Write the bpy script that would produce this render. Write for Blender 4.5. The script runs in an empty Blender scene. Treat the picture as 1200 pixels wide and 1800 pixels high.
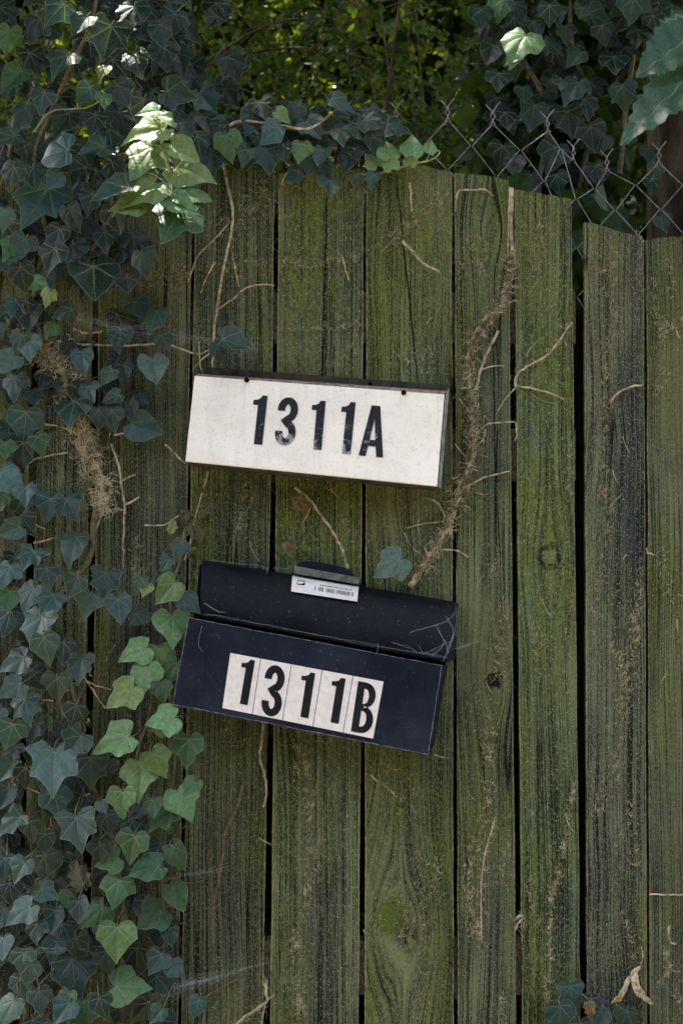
import bpy, math, random
from mathutils import Vector, Matrix, noise as mnoise
R = math.radians
random.seed(11)
scene = bpy.context.scene
COL = scene.collection

# ------------------------------------------------------------------ camera
PITCH = R(3.0); FPX = 2400.0; D = 2.16; Z0 = 1.5
CAMZ = Z0 - D*math.tan(PITCH)
cam_data = bpy.data.cameras.new('camera'); cam = bpy.data.objects.new('camera', cam_data)
COL.objects.link(cam); scene.camera = cam
cam.location = (0, -D, CAMZ); cam.rotation_euler = (R(90)+PITCH, 0, 0)
cam_data.sensor_fit = 'VERTICAL'; cam_data.sensor_height = 36.0
cam_data.lens = 36.0*FPX/1800.0
cam_data.clip_start = 0.05; cam_data.clip_end = 500
cam_data.dof.use_dof = True; cam_data.dof.focus_distance = 2.12; cam_data.dof.aperture_fstop = 8.0

# ------------------------------------------------------------------ light
SUN_EL = R(66); SUN_AZ = R(-48)          # sun stands behind the fence, a little to the left
sdir = Vector((math.sin(SUN_AZ)*math.cos(SUN_EL), math.cos(SUN_AZ)*math.cos(SUN_EL), math.sin(SUN_EL)))
w = bpy.data.worlds.new('World'); scene.world = w; w.use_nodes = True
wn = w.node_tree; wn.nodes.clear()
sky = wn.nodes.new('ShaderNodeTexSky'); sky.sky_type = 'NISHITA'; sky.sun_disc = False
sky.sun_elevation = SUN_EL; sky.sun_rotation = SUN_AZ
sky.ozone_density = 2.0; sky.dust_density = 9.0; sky.air_density = 0.36
bg = wn.nodes.new('ShaderNodeBackground'); bg.inputs['Strength'].default_value = 0.15
wo = wn.nodes.new('ShaderNodeOutputWorld')
wn.links.new(sky.outputs[0], bg.inputs[0]); wn.links.new(bg.outputs[0], wo.inputs[0])
sd = bpy.data.lights.new('sun', 'SUN'); sd.energy = 2.0; sd.angle = R(0.5); sd.color = (1.0, 0.94, 0.82)
so = bpy.data.objects.new('sun', sd); COL.objects.link(so)
so.location = sdir*20; so.rotation_euler = (-sdir).to_track_quat('-Z', 'Y').to_euler()
vs = scene.view_settings
vs.view_transform = 'Standard'; vs.look = 'None'; vs.gamma = 1.0; vs.exposure = 3.25
vs.use_curve_mapping = False

# ------------------------------------------------------------------ helpers
FW = Vector((0, math.cos(PITCH), math.sin(PITCH))); UP = Vector((0, -math.sin(PITCH), math.cos(PITCH)))
CAM = Vector((0, -D, CAMZ))
def P(px, py, y=0.0):
    """point on the plane y = const seen at photo pixel px, py"""
    d = FW + Vector((1, 0, 0))*((px-600)/FPX) + UP*((900-py)/FPX)
    return CAM + d*((y+D)/d.y)
def S(px, y=0.0): return px*0.0009*(D+y)/D
def rnd(a, b): return random.uniform(a, b)
def smooth(pts, n=4):
    """Catmull-Rom through pts"""
    pts = [Vector(p) for p in pts]
    if len(pts) < 3: 
        return [pts[0].lerp(pts[-1], i/n) for i in range(n+1)]
    out = []
    for i in range(len(pts)-1):
        p0 = pts[max(i-1, 0)]; p1 = pts[i]; p2 = pts[i+1]; p3 = pts[min(i+2, len(pts)-1)]
        for k in range(n):
            t = k/n
            out.append(0.5*((2*p1)+(p2-p0)*t+(2*p0-5*p1+4*p2-p3)*t*t+(3*p1-p0-3*p2+p3)*t**3))
    out.append(pts[-1]); return out

class MB:
    def __init__(s): s.v = []; s.f = []
    def tube(s, pts, r, sides=6, r2=None, jit=0.0, cap=True):
        pts = [Vector(p) for p in pts]; n = len(pts); base = len(s.v)
        up = Vector((0.13, 0.97, 0.21))
        for i, p in enumerate(pts):
            t = (pts[min(i+1, n-1)]-pts[max(i-1, 0)])
            if t.length < 1e-9: t = Vector((0, 0, 1))
            t.normalize(); a = t.cross(up)
            if a.length < 1e-4: a = t.cross(Vector((1, 0, 0)))
            a.normalize(); b = t.cross(a)
            rr = r if r2 is None else r+(r2-r)*i/max(n-1, 1)
            for k in range(sides):
                q = 2*math.pi*k/sides; rj = rr*(1+rnd(-jit, jit)) if jit else rr
                s.v.append(p+a*math.cos(q)*rj+b*math.sin(q)*rj)
        for i in range(n-1):
            for k in range(sides):
                k2 = (k+1) % sides
                s.f.append((base+i*sides+k, base+i*sides+k2, base+(i+1)*sides+k2, base+(i+1)*sides+k))
        if cap:
            s.f.append(tuple(base+k for k in reversed(range(sides))))
            s.f.append(tuple(base+(n-1)*sides+k for k in range(sides)))
    def poly(s, pts, f):
        b = len(s.v); s.v += [Vector(p) for p in pts]; s.f += [tuple(b+i for i in q) for q in f]
    def hexa(s, front, back):
        """front, back: four corners each (TL TR BR BL), front nearer the camera"""
        s.poly(list(front)+list(back), [(0, 3, 2, 1), (4, 5, 6, 7), (0, 1, 5, 4), (1, 2, 6, 5), (2, 3, 7, 6), (3, 0, 4, 7)])
    def mesh(s, name, mat, smooth_angle=None):
        me = bpy.data.meshes.new(name); me.from_pydata([tuple(v) for v in s.v], [], s.f); me.update()
        if mat: me.materials.append(mat)
        if smooth_angle is not None:
            for p in me.polygons: p.use_smooth = True
            me.set_sharp_from_angle(angle=R(smooth_angle))
        return me
    def build(s, name, mat, parent=None, smooth_angle=None, bevel=0.0):
        o = bpy.data.objects.new(name, s.mesh(name, mat, smooth_angle)); COL.objects.link(o); o.parent = parent
        if bevel:
            m = o.modifiers.new('bevel', 'BEVEL'); m.width = bevel; m.segments = 2; m.limit_method = 'ANGLE'
        return o
def tag(o, label=None, cat=None, group=None, kind=None):
    if label: o['label'] = label
    if cat: o['category'] = cat
    if group: o['group'] = group
    if kind: o['kind'] = kind
    return o
def thing(name, label, cat, loc=(0, 0, 0), group=None):
    o = bpy.data.objects.new(name, None); COL.objects.link(o); o.location = loc; o.empty_display_size = 0.05
    tag(o, label, cat, group); return o
def link(name, me, parent=None):
    o = bpy.data.objects.new(name, me); COL.objects.link(o); o.parent = parent; return o

# ------------------------------------------------------------------ node helper
class NT:
    def __init__(s, name):
        s.mat = bpy.data.materials.new(name); s.mat.use_nodes = True
        s.t = s.mat.node_tree; s.t.nodes.clear()
        s.out = s.t.nodes.new('ShaderNodeOutputMaterial')
    def n(s, typ, **kw):
        n = s.t.nodes.new(typ)
        for k, v in kw.items(): setattr(n, k, v)
        return n
    def put(s, sock, v):
        if isinstance(v, bpy.types.NodeSocket): s.t.links.new(v, sock)
        elif v is not None:
            if sock.type == 'RGBA' and len(v) == 3: v = (*v, 1)
            sock.default_value = v
    def m(s, op, a, b=None, c=None, clamp=False):
        n = s.n('ShaderNodeMath', operation=op); n.use_clamp = clamp
        s.put(n.inputs[0], a); s.put(n.inputs[1], b); s.put(n.inputs[2], c); return n.outputs[0]
    def add(s, a, b): return s.m('ADD', a, b)
    def sub(s, a, b): return s.m('SUBTRACT', a, b)
    def mul(s, a, b): return s.m('MULTIPLY', a, b)
    def xyz(s, x, y, z):
        n = s.n('ShaderNodeCombineXYZ'); s.put(n.inputs[0], x); s.put(n.inputs[1], y); s.put(n.inputs[2], z); return n.outputs[0]
    def noise(s, vec, scale=1.0, detail=3.0, rough=0.5, dist=0.0):
        n = s.n('ShaderNodeTexNoise'); s.put(n.inputs['Vector'], vec); n.inputs['Scale'].default_value = scale
        n.inputs['Detail'].default_value = detail; n.inputs['Roughness'].default_value = rough
        n.inputs['Distortion'].default_value = dist; return n.outputs['Fac']
    def ss(s, v, a, b, lo=0.0, hi=1.0):
        n = s.n('ShaderNodeMapRange', interpolation_type='SMOOTHSTEP'); s.put(n.inputs[0], v)
        for i, x in enumerate((a, b, lo, hi)): s.put(n.inputs[i+1], x)
        return n.outputs[0]
    def mix(s, f, a, b, blend='MIX'):
        n = s.n('ShaderNodeMix', data_type='RGBA', blend_type=blend)
        s.put(n.inputs[0], f); s.put(n.inputs[6], a); s.put(n.inputs[7], b); return n.outputs[2]
    def coord(s, which='Object'):
        return s.n('ShaderNodeTexCoord').outputs[which]
    def sep(s, v):
        n = s.n('ShaderNodeSeparateXYZ'); s.put(n.inputs[0], v); return n.outputs
    def bump(s, h, strength=0.5, dist=0.001, normal=None):
        n = s.n('ShaderNodeBump'); s.put(n.inputs['Height'], h); n.inputs['Strength'].default_value = strength
        n.inputs['Distance'].default_value = dist
        if normal is not None: s.put(n.inputs['Normal'], normal)
        return n.outputs[0]
    def bsdf(s, color, rough=0.7, normal=None, metal=0.0, spec=0.5):
        b = s.n('ShaderNodeBsdfPrincipled'); s.put(b.inputs['Base Color'], color); s.put(b.inputs['Roughness'], rough)
        s.put(b.inputs['Metallic'], metal); b.inputs['Specular IOR Level'].default_value = spec
        if normal is not None: s.put(b.inputs['Normal'], normal)
        return b
    def end(s, sh):
        s.t.links.new(sh.outputs[0], s.out.inputs[0]); return s.mat

def simple(name, c1, c2, scale=60, rough=0.8, bump=0.4, dist=0.001, spec=0.12, stretch=(1, 1, 1), metal=0.0):
    t = NT(name); x, y, z = t.sep(t.coord())
    v = t.xyz(t.mul(x, stretch[0]), t.mul(y, stretch[1]), t.mul(z, stretch[2]))
    n = t.noise(v, scale, 5, 0.65)
    col = t.mix(t.ss(n, 0.3, 0.7), c1, c2)
    return t.end(t.bsdf(col, rough, t.bump(n, bump, dist), metal, spec))

# ------------------------------------------------------------------ materials
def wood(name, seed, base=(0.125, 0.122, 0.085), moss=0.5, dark=0.4, warp=1.0, flecks=0.5, knots=(), cracks=(), fine=1.0):
    t = NT(name); x, y, z = t.sep(t.coord())
    # grain runs along z and flows round the knots
    wv = t.noise(t.xyz(t.mul(x, 5), seed*7.3, t.mul(z, 1.3)), 1, 2)
    u = t.add(x, t.mul(t.sub(wv, 0.5), 0.035*warp))
    wv2 = t.noise(t.xyz(t.mul(x, 18), seed*3.1, t.mul(z, 6)), 1, 2)
    u = t.add(u, t.mul(t.sub(wv2, 0.5), 0.005*warp))
    kmask = 0.0; kdark = 0.0; kgreen = 0.0
    for kx, kz, r, kind in knots:
        dx = t.sub(x, kx); dz = t.sub(z, kz)
        e = t.m('EXPONENT', t.mul(-1.0, t.add(t.m('POWER', t.mul(dx, 1/(2.4*r)), 2), t.m('POWER', t.mul(dz, 1/(5.5*r)), 2))))
        u = t.sub(u, t.mul(t.mul(dx, 0.9), e))
        nn = t.noise(t.xyz(t.mul(x, 90), seed, t.mul(z, 90)), 1, 3)
        rr = t.m('SQRT', t.add(t.mul(dx, dx), t.mul(t.mul(dz, dz), 0.75)))
        rr = t.add(rr, t.mul(t.sub(nn, 0.5), r*1.1))
        if kind == 'hole': kdark = t.m('MAXIMUM', kdark, t.ss(rr, r*1.0, r*0.65))
        if kind == 'ring':
            kdark = t.m('MAXIMUM', kdark, t.mul(t.mul(t.ss(rr, r*0.55, r*0.9), t.ss(rr, r*1.4, r*1.0)), t.ss(t.noise(t.xyz(t.mul(x, 130), seed+4, t.mul(z, 130)), 1, 3), .40, .62, .1, .85)))
        if kind == 'moss': kgreen = t.m('MAXIMUM', kgreen, t.ss(rr, r*1.2, r*0.8))
        if kind == 'swirl':
            kdark = t.m('MAXIMUM', kdark, t.mul(t.mul(t.ss(rr, r*1.6, r*0.5), t.ss(nn, 0.42, 0.6)), 0.8))
    g1 = t.noise(t.xyz(t.mul(u, 420*fine), seed, t.mul(z, 3.2)), 1, 4, 0.6)          # fine fibres
    g2 = t.noise(t.xyz(t.mul(u, 150*fine), seed+5, t.mul(z, 1.4)), 1, 3, 0.55)       # growth rings
    g3 = t.noise(t.xyz(t.mul(x, 800), seed+2, t.mul(z, 170)), 1, 2, 0.7)              # short fibres
    g = t.add(t.mul(g1, 0.46), t.add(t.mul(g2, 0.20), t.mul(g3, 0.34)))
    gm = t.noise(t.xyz(t.mul(x, 10), seed+61, t.mul(z, 2.2)), 1, 4, 0.6)
    g = t.add(0.53, t.mul(t.sub(g, 0.51), t.ss(gm, 0.36, 0.62, 0.65, 1.35)))
    ck = t.noise(t.xyz(t.mul(u, 42), seed+9, t.mul(z, 0.8)), 1, 2, 0.5)
    ckm = t.noise(t.xyz(t.mul(x, 11), seed+13, t.mul(z, 4)), 1, 2)
    crack = t.mul(t.ss(t.m('ABSOLUTE', t.sub(ck, 0.5)), 0.010, 0.002), t.ss(ckm, 0.45, 0.62))
    for (x0, z0, x1, z1) in cracks:
        k = (x1-x0)/(z1-z0); wb = t.noise(t.xyz(seed, 3, t.mul(z, 22)), 1, 3)
        line = t.add(t.add(t.mul(t.sub(z, z0), k), x0), t.mul(t.sub(wb, 0.5), 0.006))
        c = t.ss(t.m('ABSOLUTE', t.sub(x, line)), 0.0016, 0.0005)
        lo, hi = min(z0, z1), max(z0, z1)
        c = t.mul(c, t.mul(t.ss(z, lo, lo+0.03), t.ss(z, hi, hi-0.03)))
        crack = t.m('MAXIMUM', crack, c)
    soft = t.noise(t.xyz(t.mul(x, 26), seed+71, t.mul(z, 9)), 1, 5, 0.65)
    col = t.mix(t.ss(g, 0.415, 0.61), (base[0]*.15, base[1]*.17, base[2]*.20), (base[0]*1.62, base[1]*1.78, base[2]*1.45))
    col = t.mix(t.mul(t.ss(soft, 0.40, 0.68), .75), col, t.mix(1.0, col, (0.42, 0.45, 0.50), 'MULTIPLY'))
    st = t.noise(t.xyz(t.mul(x, 14), seed+17, t.mul(z, 2.6)), 1, 4, 0.6)
    col = t.mix(t.mul(t.ss(st, 0.44, 0.66), dark), col, t.mix(t.ss(g, .4, .62), (0.007, 0.009, 0.011), (0.062, 0.075, 0.078)))
    big = t.noise(t.xyz(t.mul(x, 9), seed+23, t.mul(z, 2.4)), 1, 4, 0.6)
    fine_m = t.noise(t.xyz(t.mul(x, 260), seed+29, t.mul(z, 120)), 1, 3, 0.7)
    mm = t.mul(t.ss(t.add(big, t.mul(t.sub(fine_m, 0.5), 0.35)), 0.60-0.235*moss, 0.80-0.235*moss), 0.85)
    mm = t.mul(mm, t.ss(g, 0.42, 0.58, 0.30, 1.0))
    mossc = t.mix(t.ss(t.add(t.mul(fine_m, .5), t.mul(g, .5)), 0.38, 0.60), (0.014, 0.022, 0.004), (0.150, 0.185, 0.034))
    col = t.mix(mm, col, mossc)
    warmn = t.noise(t.xyz(t.mul(x, 6), seed+31, t.mul(z, 3.3)), 1, 3)
    col = t.mix(t.mul(t.ss(warmn, 0.5, 0.75), t.ss(g, 0.4, 0.62, 0.05, 0.5)), col, (0.20, 0.175, 0.085))
    fl = t.noise(t.xyz(t.mul(x, 330), seed+37, t.mul(z, 170)), 1, 3, 0.6)
    flm = t.noise(t.xyz(t.mul(x, 16), seed+41, t.mul(z, 6)), 1, 3)
    flk = t.mul(t.ss(fl, 0.63, 0.70), t.mul(t.ss(flm, 0.46, 0.68), flecks))
    col = t.mix(flk, col, (0.30, 0.26, 0.155))
    if knots:
        col = t.mix(t.mul(kgreen, t.ss(g, .35, .6, .35, .9)), col, (0.075, 0.11, 0.016))
        col = t.mix(kdark, col, (0.014, 0.011, 0.008))
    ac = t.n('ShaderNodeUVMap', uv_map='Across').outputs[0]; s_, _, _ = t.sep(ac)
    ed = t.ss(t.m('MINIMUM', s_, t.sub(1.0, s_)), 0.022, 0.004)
    col = t.mix(t.mul(ed, t.ss(fine_m, .38, .6, .1, .75)), col, (0.36, 0.33, 0.20))  # pale edges: caught light painted in, together with worn bare wood
    col = t.mix(t.mul(crack, 0.92), col, (0.008, 0.008, 0.008))
    sk = t.noise(t.xyz(t.mul(x, 620), seed+53, t.mul(z, 420)), 1, 1, 0.5)
    col = t.mix(t.mul(t.ss(sk, 0.60, 0.72), 0.55), col, (0.46, 0.44, 0.27))
    h = t.sub(t.add(g, t.mul(flk, 0.5)), t.add(t.mul(crack, 1.4), kdark))
    return t.end(t.bsdf(col, 0.86, t.bump(h, 1.0, 0.006), 0, 0.06))

def leaf_material():
    t = NT('ivy_leaf'); uv0 = t.n('ShaderNodeUVMap', uv_map='UVMap').outputs[0]; x, y, _ = t.sep(uv0)
    info = t.n('ShaderNodeObjectInfo'); of2 = t.mul(info.outputs['Random'], 37)
    x = t.add(x, t.mul(t.sub(t.noise(t.xyz(x, t.add(y, of2), 0), 3.5, 2), .5), .10)); y = t.add(y, t.mul(t.sub(t.noise(t.xyz(x, y, of2), 3.5, 2), .5), .10))
    uv = t.xyz(x, y, 0)
    ang = t.m('ARCTAN2', x, y); rr = t.m('SQRT', t.add(t.mul(x, x), t.mul(y, y)))
    vd = None
    for a in (0, 0.72, -0.72, 1.62, -1.62):
        da = t.m('ABSOLUTE', t.sub(ang, a)); da = t.m('MINIMUM', da, 1.5)
        d = t.mul(rr, t.m('SINE', da)); vd = d if vd is None else t.m('MINIMUM', vd, d)
    vein = t.ss(vd, t.ss(rr, 0.0, 1.0, 0.030, 0.010), 0.002)
    # secondary veins leave each main vein at an angle
    w2 = t.m('ABSOLUTE', t.m('SINE', t.add(t.mul(rr, 30), t.mul(vd, -24))))
    sec = t.mul(t.ss(w2, 0.16, 0.02), t.mul(t.ss(vd, 0.16, 0.02), t.ss(rr, 0.12, 0.3)))
    net = t.n('ShaderNodeTexVoronoi', feature='DISTANCE_TO_EDGE'); t.put(net.inputs['Vector'], uv); net.inputs['Scale'].default_value = 15
    netl = t.ss(net.outputs[0], 0.05, 0.0)
    veins = t.m('MAXIMUM', t.mul(vein, t.ss(t.m('FRACT', t.mul(info.outputs['Random'], 7.3)), 0, 1, .38, .85)), t.m('MAXIMUM', t.mul(sec, t.ss(info.outputs['Random'], 0, 1, .15, .62)), t.mul(netl, 0.24)))
    off = t.mul(info.outputs['Random'], 40)
    mott = t.noise(t.xyz(t.add(x, off), y, 0), 7, 5, 0.65)
    col = t.mix(t.ss(mott, 0.25, 0.75), t.mix(1.0, info.outputs['Color'], (0.62, 0.66, 0.66), 'MULTIPLY'), t.mix(1.0, info.outputs['Color'], (1.35, 1.3, 1.25), 'MULTIPLY'))
    dust = t.noise(t.xyz(t.add(x, off), y, 3), 48, 2, 0.7)
    col = t.mix(t.mul(t.ss(dust, 0.56, 0.74), 0.42), col, (0.20, 0.23, 0.20))
    spot = t.noise(t.xyz(t.add(x, off), y, 7), 9, 2)
    col = t.mix(t.mul(t.ss(spot, 0.71, 0.76), 0.7), col, (0.10, 0.065, 0.025))
    rim = t.n('ShaderNodeUVMap', uv_map='Rim').outputs[0]; rk, _, _ = t.sep(rim)
    col = t.mix(t.ss(rk, 0.955, 0.995, 0, .55), col, (0.20, 0.26, 0.17))
    vc = t.mix(0.62, info.outputs['Color'], (0.25, 0.33, 0.21))
    col = t.mix(veins, col, vc)
    geo = t.n('ShaderNodeNewGeometry')
    col = t.mix(t.mul(geo.outputs['Backfacing'], 0.45), col, (0.14, 0.18, 0.11))
    h = t.sub(t.mul(mott, 0.4), t.mul(t.m('MAXIMUM', vein, t.mul(sec, 0.6)), 0.8))
    nb = t.bump(h, 0.6, 0.0015)
    b = t.bsdf(col, t.ss(mott, 0.2, 0.8, 0.28, 0.50), nb, 0, 0.32)
    tr = t.n('ShaderNodeBsdfTranslucent'); t.put(tr.inputs[0], t.mix(1.0, col, (1.5, 1.7, 0.6), 'MULTIPLY'))
    mx = t.n('ShaderNodeMixShader'); mx.inputs[0].default_value = 0.22
    t.t.links.new(b.outputs[0], mx.inputs[1]); t.t.links.new(tr.outputs[0], mx.inputs[2])
    return t.end(mx)
def foliage_mat(name, c1, c2, trans=0.35):
    t = NT(name); n = t.noise(t.coord(), 2.2, 3); n2 = t.noise(t.coord(), 45, 2)
    col = t.mix(t.ss(t.add(t.mul(n, 0.5), t.mul(n2, 0.5)), 0.36, 0.64), c1, c2)
    b = t.bsdf(col, 0.45, None, 0, 0.15)
    tr = t.n('ShaderNodeBsdfTranslucent'); t.put(tr.inputs[0], t.mix(1.0, col, (1.9, 1.9, 0.5), 'MULTIPLY'))
    mx = t.n('ShaderNodeMixShader'); mx.inputs[0].default_value = trans
    t.t.links.new(b.outputs[0], mx.inputs[1]); t.t.links.new(tr.outputs[0], mx.inputs[2])
    return t.end(mx)

M = {}
M['leaf'] = leaf_material()
M['stem'] = simple('ivy_stem', (0.09, 0.075, 0.045), (0.2, 0.17, 0.10), 120, 0.85, 0.6, 0.001)
M['young_stem'] = simple('young_stem', (0.22, 0.24, 0.10), (0.34, 0.33, 0.18), 90, 0.6, 0.3)
M['dead_stem'] = simple('dead_vine', (0.14, 0.115, 0.065), (0.58, 0.50, 0.32), 90, 0.9, 0.7, 0.001)
M['hair'] = simple('root_hair', (0.14, 0.12, 0.07), (0.62, 0.55, 0.36), 70, 0.95, 0.2)
M['dark_hair'] = simple('dark_root_hair', (0.06, 0.05, 0.03), (0.22, 0.18, 0.105), 40, 0.95, 0.2)
M['scar'] = simple('rootlet_scar', (0.07, 0.065, 0.035), (0.52, 0.48, 0.29), 110, 0.95, 0.2)
M['petiole'] = simple('petiole', (0.07, 0.085, 0.04), (0.17, 0.16, 0.09), 60, 0.7, 0.2)
M['bark'] = simple('bark', (0.035, 0.028, 0.018), (0.16, 0.125, 0.075), 16, 0.95, 1.0, 0.02, 0.2, (1.6, 1.6, 0.5))
M['wire'] = simple('galvanised_wire', (0.12, 0.13, 0.13), (0.32, 0.34, 0.34), 90, 0.5, 0.2, 0.0005, 0.5, (1, 1, 1), 0.55)
M['nail'] = simple('nail', (0.05, 0.05, 0.05), (0.22, 0.22, 0.22), 200, 0.55, 0.2, 0.0005, 0.5, (1, 1, 1), 0.7)
M['web'] = simple('cobweb', (0.28, 0.31, 0.33), (0.50, 0.54, 0.56), 50, 0.9, 0.0)
M['dry'] = simple('dry_husk', (0.20, 0.14, 0.06), (0.62, 0.55, 0.37), 130, 0.85, 0.9, 0.003)
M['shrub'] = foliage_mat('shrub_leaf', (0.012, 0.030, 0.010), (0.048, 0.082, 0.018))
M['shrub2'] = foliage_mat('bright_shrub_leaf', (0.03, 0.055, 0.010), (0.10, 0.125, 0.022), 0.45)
M['crown'] = foliage_mat('tree_leaf', (0.02, 0.045, 0.015), (0.05, 0.085, 0.025))
M['soil'] = simple('soil', (0.05, 0.042, 0.028), (0.13, 0.11, 0.07), 5, 0.95, 0.8, 0.03)
M['ink'] = simple('black_number', (0.008, 0.009, 0.011), (0.016, 0.018, 0.02), 60, 0.6, 0.1, 0.001, 0.08)

def worn_ink():
    t = NT('worn_number'); c = t.coord(); x, y, z = t.sep(c); n = t.noise(c, 55, 4, 0.7); f = t.noise(c, 500, 2, .6)
    zb = P(550, 785, -.08).z
    wear = t.mul(t.ss(n, 0.50, 0.60), t.ss(t.add(z, t.mul(x, .11)), zb+.045, zb+.01))
    col = t.mix(t.ss(f, .3, .7), (0.010, 0.013, 0.016), (0.028, 0.032, 0.036))
    col = t.mix(t.mul(wear, .75), col, (0.36, 0.35, 0.33))
    return t.end(t.bsdf(col, .6, None, 0, .08))
M['wornink'] = worn_ink()
def painted_white():
    t = NT('white_paint'); c = t.coord(); x, y, z = t.sep(c)
    n = t.noise(c, 18, 5, 0.7); sp = t.noise(c, 260, 2, 0.6)
    dr = t.noise(t.xyz(t.mul(x, 70), y, t.mul(z, 6)), 1, 3)
    col = t.mix(t.ss(n, 0.35, 0.8), (0.86, 0.825, 0.70), (0.74, 0.70, 0.57))
    col = t.mix(t.mul(t.ss(sp, 0.53, 0.70), 0.40), col, (0.52, 0.49, 0.42))
    col = t.mix(t.mul(t.ss(dr, 0.55, 0.74), 0.35), col, (0.50, 0.46, 0.36))
    return t.end(t.bsdf(col, 0.55, t.bump(t.add(n, t.mul(sp, 0.3)), 0.25, 0.001), 0, 0.35))
M['white'] = painted_white()
M['greyside'] = simple('weathered_edge', (0.14, 0.17, 0.14), (0.36, 0.40, 0.34), 60, 0.7, 0.3)
M['rust'] = simple('rusty_metal', (0.028, 0.026, 0.023), (0.075, 0.062, 0.045), 60, 0.85, 0.5)
M['rustedge'] = simple('rust_streak', (0.10, 0.055, 0.02), (0.42, 0.36, 0.26), 110, 0.85, 0.5)
def navy_paint(name='navy_enamel', c1=(0.004, 0.006, 0.014), c2=(0.010, 0.014, 0.030), dust=.30, spec=.16):
    t = NT(name); c = t.coord(); x, y, z = t.sep(c)
    n = t.noise(c, 14, 5, 0.7); sp = t.noise(c, 190, 3, 0.7); sc = t.noise(t.xyz(t.mul(x, 12), y, t.mul(z, 160)), 1, 3)
    col = t.mix(t.ss(n, 0.3, 0.75), c1, c2)
    big = t.noise(c, 5, 4, .6)
    col = t.mix(t.mul(t.ss(big, .48, .7), dust*.22), col, (0.11, 0.115, 0.12))
    col = t.mix(t.mul(t.ss(sp, 0.60, 0.75), dust), col, (0.14, 0.15, 0.17))
    col = t.mix(t.mul(t.ss(sc, 0.66, 0.76), 0.18), col, (0.10, 0.11, 0.13))
    return t.end(t.bsdf(col, t.ss(n, 0.3, 0.7, 0.38, 0.58), t.bump(t.add(n, t.mul(sp, 0.2)), 0.3, 0.002), 0, spec))
M['navy'] = navy_paint()
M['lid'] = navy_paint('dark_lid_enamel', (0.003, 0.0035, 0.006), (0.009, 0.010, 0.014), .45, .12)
M['worn_edge'] = simple('worn_edge', (0.05, 0.06, 0.08), (0.26, 0.29, 0.32), 110, 0.7, 0.3)
M['black'] = simple('box_inside', (0.006, 0.006, 0.007), (0.012, 0.012, 0.014), 60, 0.9, 0.1, 0.001, 0.03)
M['sticker'] = simple('white_vinyl', (0.78, 0.74, 0.68), (0.66, 0.62, 0.55), 130, 0.5, 0.15)
M['tab'] = simple('grey_tab', (0.06, 0.075, 0.065), (0.15, 0.17, 0.145), 80, 0.6, 0.3)

# ------------------------------------------------------------------ setting
mb = MB(); g = 40
for i in range(41):
    for j in range(41):
        X = (i-20)/20; Y = (j-20)/20
        X = math.copysign(abs(X)**2.2, X)*150; Y = math.copysign(abs(Y)**2.2, Y)*150
        mb.v.append(Vector((X, Y, 0.02*mnoise.noise((X*0.7, Y*0.7, 0))-0.0)))
for i in range(40):
    for j in range(40): a = i*41+j; mb.f.append((a, a+41, a+42, a+1))
tag(mb.build('ground', M['soil'], None, 180), kind='structure')

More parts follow.
